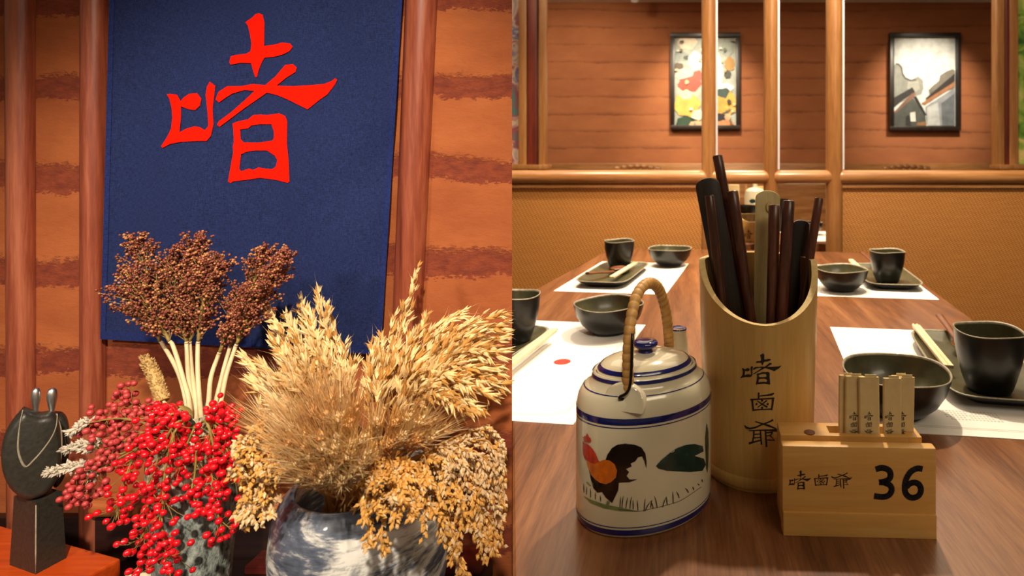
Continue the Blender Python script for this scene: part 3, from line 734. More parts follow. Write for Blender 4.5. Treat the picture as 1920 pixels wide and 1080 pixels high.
t = stick('rice_paddle', 'pale greenish bamboo paddle handle in the middle of the holder', (1440, 357), (1432, 600), .668, .022, 46, 34, M['pale_paddle'], cat='paddle', grp=None, round_top=True, thick=.16)
MB().lathe([(.0035, -.0012), (.0035, .0004), (.002, .0004)], 14, (0, 0, 0), shape=lambda a, r, z: (r*math.cos(a), -z, r*1.7*math.sin(a))).build('hanging_notch', M['bamboo_rim'], None).location = (0, 0, 0)
nt_ = [o for o in COL.objects if o.name.startswith('hanging_notch')][-1]; nt_.parent = t; nt_.location = P(1443, 388, .6515)-Vector(t.location)
stick('chopstick', 'dark chopstick right in front of the pale paddle', (1452, 384), (1447, 600), .640, -.022, 22, 20, M['walnut'])
stick('chopstick', 'thick dark chopstick third from the right in the holder', (1479, 376), (1466, 600), .634, -.030, 23, 21, M['walnut'])
stick('serving_ladle', 'short dark rounded ladle handle second from the right in the holder', (1502, 412), (1490, 600), .655, .020, 32, 30, M['ebony'], cat='ladle', grp=None, round_top=True, thick=.3)
stick('chopstick', 'dark chopstick at the far right of the holder, leaning right', (1536, 371), (1502, 590), .640, .000, 17, 16, M['walnut'])

# ================================================================== TEAPOT
TC = Vector(((1210-CX)*.543/F, .543, TT)); TA, TB, TH = .0655, .050, math.radians(28)
def oval(a, s, z):
    u, v = TA*s*math.cos(a), TB*s*math.sin(a); c, q = math.cos(TH), math.sin(TH); return (u*c-v*q, u*q+v*c, z)
PROF = [(.90, 0), (.965, .0012), (.985, .004), (1.0, .010), (1.005, .05), (1.0, .100), (.992, .106), (.965, .1125), (.91, .118), (.84, .1215), (.795, .1235), (.775, .1265), (.765, .130), (.735, .1315), (.715, .130), (.70, .126)]
def pscale(z):
    tab = [(z_, s_) for s_, z_ in PROF[:13]]; return interp(tab, z)
t = thing('teapot', 'cream porcelain teapot painted with a rooster and blue bands, rattan-wrapped handle', 'teapot', TC)
MB().lathe(PROF, 72, TC, shape=oval).build('body', M['porcelain'], t, smooth=60)
def stripe(z0, z1, name='blue_band', off=.006, seg=4):
    zs = [lerp(z0, z1, i/seg) for i in range(seg+1)]
    MB().lathe([(pscale(z)+off, z) for z in zs], 72, TC, shape=oval, close=False).build(name, M['cobalt'], t, smooth=180)
stripe(.0975, .1030); stripe(.0948, .0957, off=.005); stripe(.0034, .0086); stripe(.0103, .0111, off=.005)
stripe(.1192, .1198, off=.008); stripe(.1272, .1302, off=.010)
lid = MB(); lid.lathe([(.70, .1285), (.708, .1305), (.69, .133), (.60, .1375), (.42, .1412), (.2, .143), (.02, .1435)], 64, TC, shape=oval)
lo = lid.build('lid', M['porcelain'], t, smooth=60)
MB().lathe([(.700, .1326), (.685, .1342), (.655, .1358)], 64, TC, shape=oval, close=False).build('lid_line', M['cobalt'], lo, smooth=180)
MB().lathe([(.008, .142), (.006, .146), (.0095, .1475), (.0118, .1495), (.0118, .152), (.0095, .1538), (.004, .1542)], 32, TC).build('knob', M['cobalt'], lo, smooth=60)
# handle lugs
fl = TC+Vector((-.0145, -.0445, .119)); rl = TC+Vector((.0215, .046, .119))
for nm, q in (('lug', fl), ('lug', rl)):
    dr = unit(Vector((q.x-TC.x, q.y-TC.y, 0))); sd = Vector((-dr.y, dr.x, 0)); out = []
    w, hh = .0200, .010
    for i in range(21):
        a = PI*i/20; out.append((math.cos(a)*w, -hh+(hh+.0115)*math.sin(a)**.75))
    MB().prism([q+sd*u+Vector((0, 0, v))+dr*(.0025+.0065*max(0, -v/hh)) for u, v in out], -dr*.007).build(nm, M['porcelain'], t, smooth=50, bevel=.0018)
    MB().lathe([(.0022, -.0005), (.0022, .0006), (.001, .0006)], 12, (0, 0, 0), shape=lambda a, r, z: tuple(q-TC+sd*r*math.cos(a)+Vector((0, 0, -.002+r*math.sin(a)))+dr*(.0040+z))).build('lug_hole', M['pt_black'], t, smooth=0)
    for o in (COL.objects[-1],): o.data.transform(Matrix.Translation(Vector(TC)))
# wrapped handle
hp = spline([TC+Vector(v) for v in ((-.0118, -.0440, .1235), (-.0122, -.0440, .150), (-.0105, -.0400, .180), (-.0060, -.0240, .2015), (.0020, -.002, .2075), (.0110, .0190, .199), (.0175, .034, .176), (.0205, .042, .150), (.0215, .045, .128))], 264)
mb = MB(); rad = [.0049+.0008*abs(math.sin(PI*i/264*33))**.5 for i in range(265)]
mb.tube(hp, rad, 14, flat=.9); mb.build('handle_wrap', M['rattan_wrap'], t, smooth=180)
for q, sgn, top in ((fl, -1, .178), (rl, 1, .165)):
    dr = unit(Vector((q.x-TC.x, q.y-TC.y, 0))); sd = Vector((-dr.y, dr.x, 0))*(-1 if sgn < 0 else 1)
    pts = spline([q+dr*.0035+Vector((0, 0, -.002)), q+dr*.0075+Vector((0, 0, .0015))+sd*-.002*sgn, q+dr*.0065+Vector((0, 0, .012))-sd*.0072*sgn*-1, q+dr*.004+Vector((0, 0, top-.119-.003))-sd*.0085*sgn*-1], 16)
    MB().tube(pts, .00125, 8).build('wire_hook', M['wire'], t, smooth=180)
# spout
sp = spline([TC+Vector(v) for v in ((.030, .040, .070), (.033, .058, .092), (.0315, .072, .118), (.0305, .078, .142))], 14)
MB().tube(sp, [lerp(.014, .0085, i/14) for i in range(15)], 20).build('spout', M['porcelain'], t, smooth=60)
MB().lathe([(.0058, .0004), (.0086, .0012), (.0092, .0), (.0088, -.001)], 24, TC+Vector((.0305, .0782, .1420))).build('spout_rim', M['cobalt'], t, smooth=180)
# underglaze painting projected on the oval body
def potfn(off):
    c, s = math.cos(TH), math.sin(TH); a_, b_ = TA*1.004+off, TB*1.004+off
    def fn(x, y):
        r0 = P(x, y, 1.0)-Vector((0, 0, HC)); ox, oy = -TC.x, -TC.y
        dx, dy = (r0.x*c+r0.y*s)/a_, (-r0.x*s+r0.y*c)/b_; qx, qy = (ox*c+oy*s)/a_, (-ox*s+oy*c)/b_
        A = dx*dx+dy*dy; B = 2*(dx*qx+dy*qy); C_ = qx*qx+qy*qy-1; D = B*B-4*A*C_
        u = (-B-math.sqrt(max(D, 0)))/(2*A); return Vector((0, 0, HC))+r0*u
    return fn
zr_ = lambda pts: [(1070+x/4.0, 760+y/4.0) for x, y in pts]
def paint(nm, m, off, polys): decal(nm, [[zr_(p)] for p in polys], potfn(off), m, t, 5)
paint('rooster_body', M['pt_black'], .0004, [[(122,410),(135,470),(150,520),(185,560),(245,590),(300,580),(340,540),(345,500),(325,440),(290,420),(262,410),(275,370),(310,320),(350,295),(410,287),(480,295),(530,315),(560,360),(570,420),(568,475),(552,415),(535,382),(505,390),(485,420),(450,436),(458,458),(415,478),(438,500),(420,530),(442,556),(500,556),(440,577),(362,580),(356,640),(332,690),(312,732),(290,715),(262,690),(235,650),(200,655),(170,620),(150,550)]])
paint('rooster_breast', M['pt_orange'], .0006, [[(215,422),(250,407),(293,413),(330,443),(348,490),(340,536),(306,574),(265,592),(218,581),(176,549),(146,504),(126,452),(118,400),(165,392),(200,402)]])
paint('rooster_neck', M['pt_red'], .0007, [[(90,270),(103,282),(125,290),(152,312),(182,352),(200,392),(214,424),(180,440),(150,430),(125,415),(104,398),(92,360),(88,310)]])
paint('rooster_comb', M['pt_red'], .0008, [[(95,240),(106,228),(112,232),(122,207),(132,225),(140,240),(150,245),(155,270),(138,280),(112,272),(98,262)]])
paint('rooster_eye', M['pt_black'], .0009, [ribbon([(88,276), (92,262), (101,270), (97,286), (90,284)], 3), ribbon([(88, 234), (94, 246)], 3)])
paint('rooster_leg', M['pt_grass'], .0006, [[(272,715),(295,722),(290,745),(268,740)], ribbon([(120,575),(150,605)], 9)])
paint('dark_leaf', M['pt_green'], .0004, [[(640,455),(680,410),(740,360),(800,320),(870,295),(930,290),(990,305),(998,345),(930,380),(1000,400),(1015,445),(990,490),(900,500),(800,495),(720,490),(660,475)], [(1010,240),(1022,130),(1034,200),(1036,300),(1032,450),(1026,510),(1018,470),(1012,350)]])
paint('grass_ground', M['pt_grass'], .0004, [[(95,680),(150,708),(250,742),(380,768),(510,795),(380,794),(250,772),(150,732)]])
bl = [ribbon(smooth2([(360, 780), (500, 795), (620, 772), (760, 738), (850, 700), (980, 612)], 20), 3)]
for x, y, h, dx in [(100,655,70,-5),(118,670,60,2),(150,690,70,-4),(185,705,55,0),(225,720,45,-4),(370,765,80,6),(385,770,90,10),(415,770,80,14),(445,775,90,12),(470,780,70,-2),(505,790,80,-6),(552,795,95,8),(560,792,70,40),(600,770,60,12),(620,775,60,-20),(650,770,90,-22),(690,765,80,30),(725,745,60,-8),(770,735,90,-4),(815,695,50,-22),(885,655,35,-26),(925,635,26,-10),(965,600,14,-12),(990,575,22,-6)]:
    bl.append(ribbon([(x, y), (x+dx*.4, y-h*.55), (x+dx, y-h)], [5, 7, 2]))
paint('grass_blades', M['pt_black'], .0005, bl)

# ================================================================== PLACE SETTINGS
def R2(x, y, a): return (x*math.cos(a)-y*math.sin(a), x*math.sin(a)+y*math.cos(a))
def mat_sheet(nx, ny, label, seal=None, flip=1):
    "paper mat, its inner near corner at (nx, ny); flip = 1 runs right, -1 runs left"
    L, Wd = .44, .285
    t = thing('paper_placemat', label, 'placemat', (nx, ny, TT), YAW, 'white paper placemats on the table')
    bx_ = lambda u0, u1, v0, v1, z0, z1, nm, m: MB().box((flip*(u0+u1)/2, (v0+v1)/2, (z0+z1)/2), (u1-u0, v1-v0, z1-z0)).build(nm, m, t, smooth=0, origin=(0, 0, 0))
    bx_(0, Wd, 0, L, .0002, .0010, 'paper_sheet', M['paper'])
    for (a, c) in (((.036, .018), (Wd, .018)), ((.018, .036), (.018, L-.036)), ((.018, .036), (.036, .018)), ((.036, L-.018), (Wd, L-.018)), ((.018, L-.036), (.036, L-.018))):
        for o_ in (0, .0035):
            a2 = (a[0]+o_*.6, a[1]+(o_ if a[1] < .2 else -o_)); c2 = (c[0]+o_*.6, c[1]+(o_ if c[1] < .2 else -o_))
            q = ribbon([a2, c2], .0013); MB().prism([(flip*x, y, .00105) for x, y in q], (0, 0, .0001)).build('printed_border', M['paper_pale'], t, smooth=0, origin=(0, 0, 0))
    if seal:
        MB().lathe([(.0135, .0010), (.0135, .00125)], 28, (flip*seal[0], seal[1], 0)).build('red_seal', M['seal_red'], t, smooth=0, origin=(0, 0, 0))
    mb = MB()
    for r_ in range(5):
        for i in range(16):
            if R.random() < .12: continue
            mb.box((flip*(.10+i*.0042), .045+r_*.006, .0011), (.0026, .0030, .0002))
    tag(mb.build('small_print', M['paper_pale'], t, smooth=0, origin=(0, 0, 0)), kind='stuff')
    return t
ml = (-.134, .705); mr = (.2276, .690)
mat_sheet(ml[0], ml[1], 'white paper placemat with a red seal, near left behind the teapot', (.090, .212), -1)
mat_sheet(-.0415, 1.405, 'white paper placemat at the far left corner of the table', None, -1)
mat_sheet(mr[0], mr[1], 'white paper placemat at the near right under the large black bowl', None, 1)
mat_sheet(.3200, 1.392, 'white paper placemat at the far right corner of the table', None, 1)

def sq(e):
    def shape(a, r, z):
        k_ = 1+e*math.cos(4*a)+.4*e*math.cos(2*a+1); return (r*k_*math.cos(a), r*k_*math.sin(a), z*(1+.03*e/.02*math.sin(a*3+.7)*(z > .04)))
    return shape
def make_bowl():
    t = thing('bowl', 'x', 'bowl', group='black glazed bowls on the placemats'); r, h = .066, .056
    pr = [(.030, 0), (.032, .001), (.032, .004), (.040, .008), (.052, .019), (.061, .034), (.0655, .050), (.0668, h)]
    inn = [(.0655, h+.0004), (.0640, h-.002), (.0625, .048), (.058, .034), (.048, .020), (.03, .011), (.005, .009)]
    s = sq(.018)
    MB().lathe(pr, 64, shape=s, close='first').build('bowl_body', M['black_glaze'], t, smooth=60)
    MB().lathe(inn[1:], 64, shape=s, close='last').build('bowl_inside', M['green_glaze'], t, smooth=180)
    MB().lathe([(.0664, h-.0012), (.0670, h), (.0655, h+.0006), (.0640, h-.001), (.0638, h-.003)], 64, shape=s, close=False).build('rim', M['rim_glaze'], t, smooth=180)
    return t
def make_cup():
    t = thing('cup', 'x', 'cup', group='black glazed cups on the trays'); h = .083; s = sq(.012)
    pr = [(.025, 0), (.0275, .0012), (.030, .006), (.034, .018), (.0395, .038), (.0435, .060), (.0452, h)]
    MB().lathe(pr, 56, shape=s, close='first').build('cup_body', M['black_glaze'], t, smooth=60)
    MB().lathe([(.0432, h-.002), (.0418, .060), (.037, .035), (.030, .012), (.004, .008)], 56, shape=s, close='last').build('cup_inside', M['green_glaze'], t, smooth=180)
    MB().lathe([(.0450, h-.0012), (.0456, h), (.0445, h+.0006), (.0430, h-.001), (.0430, h-.003)], 56, shape=s, close=False).build('rim', M['rim_glaze'], t, smooth=180)
    return t
def make_tray():
    t = thing('tray', 'x', 'tray', group='dark glazed trays on the placemats'); hx, hy = .072, .155
    def se(a, r, z):
        p = 6.0; c, s_ = math.cos(a), math.sin(a); q = (abs(c)**p+abs(s_)**p)**(-1/p); return (c*q*(hx*1+r-1), s_*q*(hy*1+r-1), z)
    MB().lathe([(.962, .001), (.972, .0), (.976, .004), (.992, .012), (1.0, .0185)], 96, shape=se, close='first').build('tray_body', M['black_glaze'], t, smooth=60)
    MB().lathe([(.9965, .0175), (.988, .0125), (.975, .0085), (.95, .0075)], 96, shape=se, close='last').build('tray_inside', M['green_glaze'], t, smooth=60)
    MB().lathe([(.9992, .0176), (1.0006, .0186), (.9988, .0194), (.9965, .0186), (.9962, .017)], 96, shape=se, close=False).build('rim', M['rim_glaze'], t, smooth=180)
    return t
def make_pack():
    t = thing('wrapped_chopsticks', 'x', 'chopsticks', group='cream paper-wrapped chopsticks on the trays')
    mb = MB(); mb.box((0, 0, .004), (.0135, .215, .0055), bev=.001); mb.build('paper_wrapper', M['chop_paper'], t, smooth=0)
    mb = MB(); mb.box((0, 0, .0068), (.0016, .205, .0008)); mb.build('wrapper_fold', M['sleeve'], t, smooth=0)
    for s in (-1, 1): MB().tube([(s*.003, -.115, .004), (s*.003, .10, .004)], .0026, 8).build('chopstick_tip', M['straw_pale'], t)
    return t
def make_spoon():
    t = thing('wooden_spoon', 'x', 'spoon', group='red-brown wooden spoons on the trays')
    MB().tube([(0, .0, .007), (0, .03, .009), (0, .075, .016), (0, .12, .0215)], [.0060, .0058, .0064, .0072], 12, flat=.5).build('handle', M['spoon_wood'], t)
    mb = MB(); mb.lathe([(.002, -.004), (.016, -.002), (.0215, .004), (.0205, .005), (.0145, .001), (.002, -.001)], 28, (0, -.028, .009), shape=lambda a, r, z: (r*math.cos(a), r*1.35*math.sin(a), z)); mb.build('spoon_bowl', M['spoon_wood'], t)
    return t
def spread(maker, spots):
    p = maker()
    for i, (lab, loc, rz) in enumerate(spots):
        o = p if i == 0 else copy_tree(p)
        o.location = loc; o.rotation_euler = (0, 0, rz); o['label'] = lab
MZ = TT+.0012; TZ = TT+.0012
spread(make_bowl, [('large black bowl at the near right behind the paper sleeves', (.2735, .7390, MZ), .3),
                   ('black bowl on the near left placemat behind the teapot handle', (-.1400, 1.090, MZ), 1.2),
                   ('black bowl on the far left placemat beside the bamboo holder', (-.0400, 1.800, MZ), .1),
                   ('black bowl on the far right placemat touching the bamboo holder edge', (.3990, 1.452, MZ), .8)])
trays = [((.448, .885), YAW-.06, 'black tray at the near right under the large cup'), ((-.335, .925), YAW-.07, 'black tray cut off at the near left, beside the red seal'),
         ((-.1905, 1.615), YAW-.02, 'olive-black tray with a red-brown spoon at the far left'), ((.555, 1.585), YAW+.0, 'black tray at the far right under the smaller cup')]
spread(make_tray, [(l, (x, y, TZ), a) for (x, y), a, l in trays])
CZ = TZ+.0078
spread(make_cup, [('largest black cup, on the near right tray', (.4215, .793, CZ), .4),
                  ('black cup cut off at the left side on the near left tray', (-.2960, 1.008, CZ), .2),
                  ('black cup on the far left tray beside the spoon', (-.1880, 1.712, CZ), .9),
                  ('black cup on the far right tray', (.5370, 1.513, CZ), .5)])
def lay(o_lab, a, c, z): 
    return o_lab, ((a.x+c.x)/2, (a.y+c.y)/2, z), math.atan2(c.y-a.y, c.x-a.x)-PI/2
zc = TT+.022
packs = []
for lab, A, B in [('cream wrapped chopsticks leaning over the near right tray, pointing at the cup', (1700, 592), (1812, 732)), ('cream wrapped chopsticks on the near left tray at the cut edge', (1025, 632), (950, 690)),
                  ('cream wrapped chopsticks on the far left tray', (1196, 492), (1140, 526)), ('cream wrapped chopsticks on the far right tray', (1588, 482), (1632, 524))]:
    packs.append(lay(lab, Pz(A[0], A[1], zc), Pz(B[0], B[1], zc), TT+.0205))
spread(make_pack, packs)
sps = []
for lab, A, B in [('red-brown wooden spoon handle behind the largest cup', (1762, 604), (1800, 640)), ('red-brown wooden spoon lying on the far left tray', (1112, 518), (1150, 507)), ('red-brown wooden spoon tip behind the far right cup', (1620, 482), (1640, 492))]:
    a, c = Pz(A[0], A[1], zc), Pz(B[0], B[1], zc); l, p, r = lay(lab, c, a, TT+.0095)
    sps.append((l, (c.x if 'lying' not in lab else c.x, c.y, TT+.0125), math.atan2(a.y-c.y, a.x-c.x)-PI/2))
spread(make_spoon, sps)

# ------------------------------------------------ things on the next table, seen through the opening
c2 = Vector((px(1407, 2.50), 2.50, T2))
t = thing('bamboo_holder', 'small orange-lit bamboo holder with lettering on the next table', 'holder', c2)
o = bamboo(t, c2, .80, .66)
def br2(z): return brad(z/.8/.66)*.8
decal('brush_lettering', put(G1, G1BOX, 1393, 430, 1412, 448)+put(G2, G2BOX, 1396, 452, 1409, 462), cylfn(c2, br2, .0008), M['ink'], t, 12)
d = 2.78; c3 = Vector((px(1416, d), d, T2))
t = thing('white_teapot', 'white teapot with a green leaf on the next table', 'teapot', c3)
MB().lathe([(.04, 0), (.05, .004), (.052, .03), (.052, .18), (.048, .205), (.035, .216), (.012, .222), (.012, .236), (.004, .238)], 36, c3).build('body', M['porcelain'], t)
MB().tube(spline([c3+Vector((-.045, 0, .205)), c3+Vector((-.04, 0, .26)), c3+Vector((0, 0, .29)), c3+Vector((.04, 0, .26)), c3+Vector((.045, 0, .205))], 20), .005, 8).build('handle', M['rattan_wrap'], t)
decal('leaf_print', [[blob(1411, 377, 6, 4, 12, .1)]], cylfn(c3, lambda z: .0525, .001), M['pt_green'], t, 4)
c4 = Vector((px(1398, 2.66), 2.66, T2))
t = thing('bowl', 'dark bowl just behind the small bamboo holder on the next table', 'bowl', c4)
MB().lathe([(.03, 0), (.034, .01), (.052, .07), (.060, .142), (.057, .142), (.046, .07), (.02, .02)], 36, c4).build('bowl_body', M['black_glaze'], t)
c5 = Vector((px(1376, 2.9), 2.9, T2))
o = MB().box(c5+Vector((0, 0, .115)), (.055, .03, .23), bev=.004).build('menu_card', M['sleeve'], origin=c5); tag(o, 'cream upright menu card on the next table left of the white teapot', 'menu card')
c6 = Vector((px(1429, 2.95), 2.95, T2))
o = MB().box(c6+Vector((0, 0, .11)), (.05, .03, .22), bev=.004).build('wooden_card', M['light_wood'], origin=c6); tag(o, 'orange wooden card on the next table right of the white teapot', 'card')
c7 = Vector((px(1520, 2.72), 2.72, T2+.001))
t = thing('bowl', 'dark bowl on the next table right of the middle post', 'bowl', c7)
MB().lathe([(.028, 0), (.03, .006), (.05, .03), (.056, .058), (.053, .058), (.045, .03), (.02, .01)], 36, c7).build('bowl_body', M['black_glaze'], t)
MB().lathe([(.0545, .057), (.0568, .0585), (.053, .059), (.0525, .056)], 36, c7, close=False).build('rim', M['rim_glaze'], t, smooth=180)
o = MB().box((px(1525, 2.62), 2.66, T2+.0008), (.24, .36, .001)).build('paper_placemat', M['paper'], smooth=0, origin=(px(1525, 2.62), 2.66, T2)); tag(o, 'white paper placemat on the next table under a dark bowl', 'placemat')
c8 = Vector((px(1463, 2.85), 2.85, T2))
t = thing('cup', 'dark cup on the next table beside the middle post', 'cup', c8)
MB().lathe([(.024, 0), (.03, .01), (.042, .09), (.044, .16), (.041, .16), (.03, .02)], 30, c8).build('cup_body', M['black_glaze'], t)

# ================================================================== BANNER
DB = DW-.0125
def ban(u, v):
    "u, v in 0..1 across and down the banner"
    x = lerp(lerp(208, 190, max(v, 0)**1.1), lerp(758, 713, v), u) + 3*math.sin(v*9)*u*(1-u)
    y = lerp(-70, lerp(635, 664, u), v)
    dd = DB-.0022*math.sin(u*7+v*3.0)*(.3+.7*v)-.0016*math.sin(u*15-v*7+1)*u-.0012*math.sin(u*23+v*4)*v
    if u > .55: dd -= .0030*math.sin((u-.55)*14+v*22)*(u-.55)*math.exp(-((v-.5)/.35)**2)*2.4
    return P(x, y, dd)
t = thing('wall_banner', 'navy linen banner with one large red brush character hanging on the wall', 'banner', P(450, 650, DB))
mb = MB(); nu, nv = 70, 80
for s in (0, 1):
    for i in range(nv+1):
        for j in range(nu+1): mb.v.append(tuple(ban(j/nu, i/nv)+Vector((0, .0011*s, 0))))
q = (nu+1)*(nv+1)
for i in range(nv):
    for j in range(nu):
        a = i*(nu+1)+j; mb.f += [[a, a+1, a+nu+2, a+nu+1], [q+a, q+a+nu+1, q+a+nu+2, q+a+1]]; mb.mi += [0, 0]
for i in range(nv):
    for j in (0, nu): a = i*(nu+1)+j; mb.f.append([a, a+nu+1, q+a+nu+1, q+a]); mb.mi.append(0)
for j in range(nu):
    for i in (0, nv): a = i*(nu+1)+j; mb.f.append([a, a+1, q+a+1, q+a]); mb.mi.append(0)
mb.build('cloth', M['linen'], t, smooth=180)
def strip(name, f, n, m):
    mb = MB()
    for i in range(n+1):
        a, b_ = f(i/n); mb.v += [tuple(a), tuple(b_)]
    for i in range(n): mb.f.append([2*i, 2*i+1, 2*i+3, 2*i+2]); mb.mi.append(0)
    mb.build(name, m, t, smooth=180)
off = Vector((.0002, -.0009, 0))
strip('side_hem', lambda v: (ban(-.002, v)+off, ban(.016, v)+off), 60, M['hem'])
strip('side_hem', lambda v: (ban(.984, v)+off, ban(1.002, v)+off), 60, M['hem'])
strip('bottom_hem', lambda u: (ban(u, .978)+off, ban(u, 1.001)+off), 60, M['hem'])
a_, b_ = ban(-.03, -.004), ban(1.03, -.004)
MB().tube([a_, b_], .0045, 14).build('hanging_rod', M['pole'], t)
for u in (.04, .96):
    q_ = ban(u, -.004); MB().tube([q_, Vector((q_.x, q_.y, CEIL))], .0008, 6).build('hanging_cord', M['twig'], t)
def banfn(x, y):
    # invert the banner map near (x, y)
    v = (y+70)/(650+70)
    for _ in range(3):
        x0 = lerp(208, 190, v**1.1); x1 = lerp(758, 713, v); u = (x-x0)/(x1-x0); v = (y+70)/(lerp(635, 664, u)+70)
    p = ban(u, v); dpt = p.y-.0012
    return P(x, y, dpt)
decal('red_character', [[[(290+x*.324, 10+y*.324) for x, y in lp] for lp in s] for s in G1], banfn, M['red_ink'], t, 9)

# ================================================================== STOOL, STATUE, DISH
SZ = .687
p0, p1 = Pz(0, 985, SZ), Pz(245, 1052, SZ); e1 = unit(p1-p0); e2 = Vector((e1.y, -e1.x, 0))      # e2 points to the viewer
t = thing('display_stand', 'orange-red wooden display board under the dark statue', 'display stand', (p0+p1)/2+e2*.07)
A = p0-e1*.30; B = p0+e1*.185
MB().prism([v-Vector((0, 0, .022)) for v in (A, B, B+e2*.20, A+e2*.20)], (0, 0, .022)).build('board', M['shelf_wood'], t, smooth=0, bevel=.002)
for s, w_ in ((.06, .03), (.06, .17), (.45, .03), (.45, .17)):
    c = A+e1*s+e2*w_; MB().box((c.x, c.y, (.62+SZ-.022)/2), (.03, .03, SZ-.022-.62), math.atan2(e1.y, e1.x), .002).build('foot', M['dark_wood'], t)
dc = Pz(215, 1140, SZ)
t = thing('small_dish', 'pale shallow dish at the bottom edge on the orange board', 'dish', dc)
MB().lathe([(.014, 0), (.016, .002), (.028, .008), (.030, .0095), (.028, .0095), (.016, .0045), (.003, .004)], 40, dc).build('dish_body', M['porcelain'], t)

SC = Pz(72, 1052, SZ); vd = unit(Vector((SC.x, SC.y, 0))); rt = Vector((vd.y, -vd.x, 0))
t = thing('couple_statue', 'dark stone abstract statue of an embracing couple with two silver heads', 'statue', SC)
zs1 = lambda pts: [(x/2.842, 700+y/2.842) for x, y in pts]
def slab(name, pts, off, th, m, bev, par=None, seg=3, taper=.82):
    "rounded slab facing the viewer, traced outline, thickness th"
    P3 = [Ppl(x, y, SC+vd*off, vd) for x, y in zs1(pts)]; c = sum(P3, Vector())/len(P3); n = len(P3); mb = MB(); rows = []
    for k_ in range(9):
        a = PI*k_/8; s = taper+(1-taper)*math.sin(a)**.6; dz = -math.cos(a)*th/2
        rows.append([c+(p-c)*s+vd*dz for p in P3])
    for r_ in rows: mb.v += [tuple(p) for p in r_]
    for i in range(8):
        for j in range(n): mb.f.append([i*n+j, i*n+(j+1) % n, (i+1)*n+(j+1) % n, (i+1)*n+j]); mb.mi.append(0)
    mb.f.append(list(range(n))[::-1]); mb.mi.append(0); mb.f.append([8*n+j for j in range(n)]); mb.mi.append(0)
    return mb.build(name, m, par or t, smooth=50)
sm = lambda pts, n: smooth2(pts+[pts[0]], n)[:-1]
cl = slab('front_cloak', sm([(125,182),(175,200),(220,212),(296,210),(322,300),(330,430),(318,520),(270,610),(200,652),(130,655),(60,610),(18,530),(5,440),(20,340),(60,260)], 44), -.006, .026, M['stone'], .003)
slab('rear_cloak', sm([(290,205),(335,212),(362,250),(372,330),(366,430),(350,520),(320,580),(280,590),(250,400)], 30), .016, .022, M['stone'], .003)
# pedestal: tapered block with one edge to the viewer
fb, lb_, rb_ = Pz(190/2.842, 700+1072/2.842, SZ), Pz(52/2.842, 700+1022/2.842, SZ), Pz(352/2.842, 700+985/2.842, SZ)
bk = lb_+rb_-fb; zt = Ppl(72, 925, SC, vd).z
cen = (fb+bk)/2; mb = MB(); vs = []
for z, s in ((SZ, 1.0), (SZ+.004, 1.005), ((SZ+zt)/2, .93), (zt, .86)):
    for p in (lb_, fb, rb_, bk): q = cen+(p-cen)*s; vs.append((q.x, q.y, z))
fs = [[i*4+j, i*4+(j+1) % 4, (i+1)*4+(j+1) % 4, (i+1)*4+j] for i in range(3) for j in range(4)]+[[3, 2, 1, 0], [12, 13, 14, 15]]
mb.add(vs, fs); mb.build('pedestal', M['stone'], t, smooth=30)
def groove(pts, w, off):
    q = [Ppl(x, y, SC+vd*off, vd) for x, y in zs1(smooth2(pts, 30))]; n = len(q)
    MB().tube(q, [w*(.3+.7*math.sin(PI*min(max(i/(n-1), .03), .97))) for i in range(n)], 6).build('carved_groove', M['stone_line'], t, smooth=180)
groove([(122, 195), (108, 260), (98, 340), (97, 410), (115, 470), (140, 497), (180, 462), (230, 405), (275, 340), (300, 280), (306, 215)], .0010, -.0186)
groove([(300, 215), (324, 290), (330, 380), (326, 460)], .0006, -.0150)
pg = [fb.lerp(Vector((cen.x+(fb.x-cen.x)*.86, cen.y+(fb.y-cen.y)*.86, zt)), s) for s in (.02, .3, .6, .97)]
MB().tube([p-vd*.0002 for p in pg], [.0003, .0006, .0006, .0004], 6).build('carved_groove', M['stone_line'], t, smooth=180)
for cx_, dx_, rr2 in ((195, -4, 27), (282, -6, 31)):
    base = Ppl(*zs1([(cx_+dx_*.8, 208)])[0], SC+vd*-.002, vd); topp = Ppl(*zs1([(cx_, 76)])[0], SC+vd*-.002, vd); hh = topp.z-base.z; r_ = rr2/2.842*base.y/F*math.cos(math.atan2(-SC.x, SC.y))
    h_ = MB(); h_.lathe([(r_*.52, -.004), (r_*.50, hh*.08), (r_*.72, hh*.28), (r_*.98, hh*.55), (r_*1.0, hh*.72), (r_*.86, hh*.88), (r_*.5, hh*.975), (r_*.05, hh)], 28, base); h_.build('silver_head', M['steel'], t, smooth=180)

# ================================================================== VASES
def vase_mat1():
    m, nt, b_ = new_mat('rough_grey_stoneware'); v = coords(nt); n = noise(nt, v, 70, 5, .7); n2 = noise(nt, coords(nt, (1, 1, .5)), 160, 3, .7); z = nd(nt, 'SeparateXYZ'); nt.links.new(v, z.inputs[0])
    c = ramp(nt, n2, [(.36, '#343a37'), (.48, '#7e8781'), (.66, '#aeb5ad')]); w_ = ramp(nt, n2, [(.36, '#5c543e'), (.48, '#b5a98a'), (.66, '#d3c8a8')])
    mr_ = nd(nt, 'MapRange'); nt.links.new(mth(nt, 'ADD', z.outputs[2], mth(nt, 'MULTIPLY', n, .05)), mr_.inputs[0]); mr_.inputs[1].default_value = .185; mr_.inputs[2].default_value = .205
    nt.links.new(mix(nt, mr_.outputs[0], c, w_), b_.inputs['Base Color']); b_.inputs['Roughness'].default_value = .75; bump(nt, b_, n2, .8, .003); return m
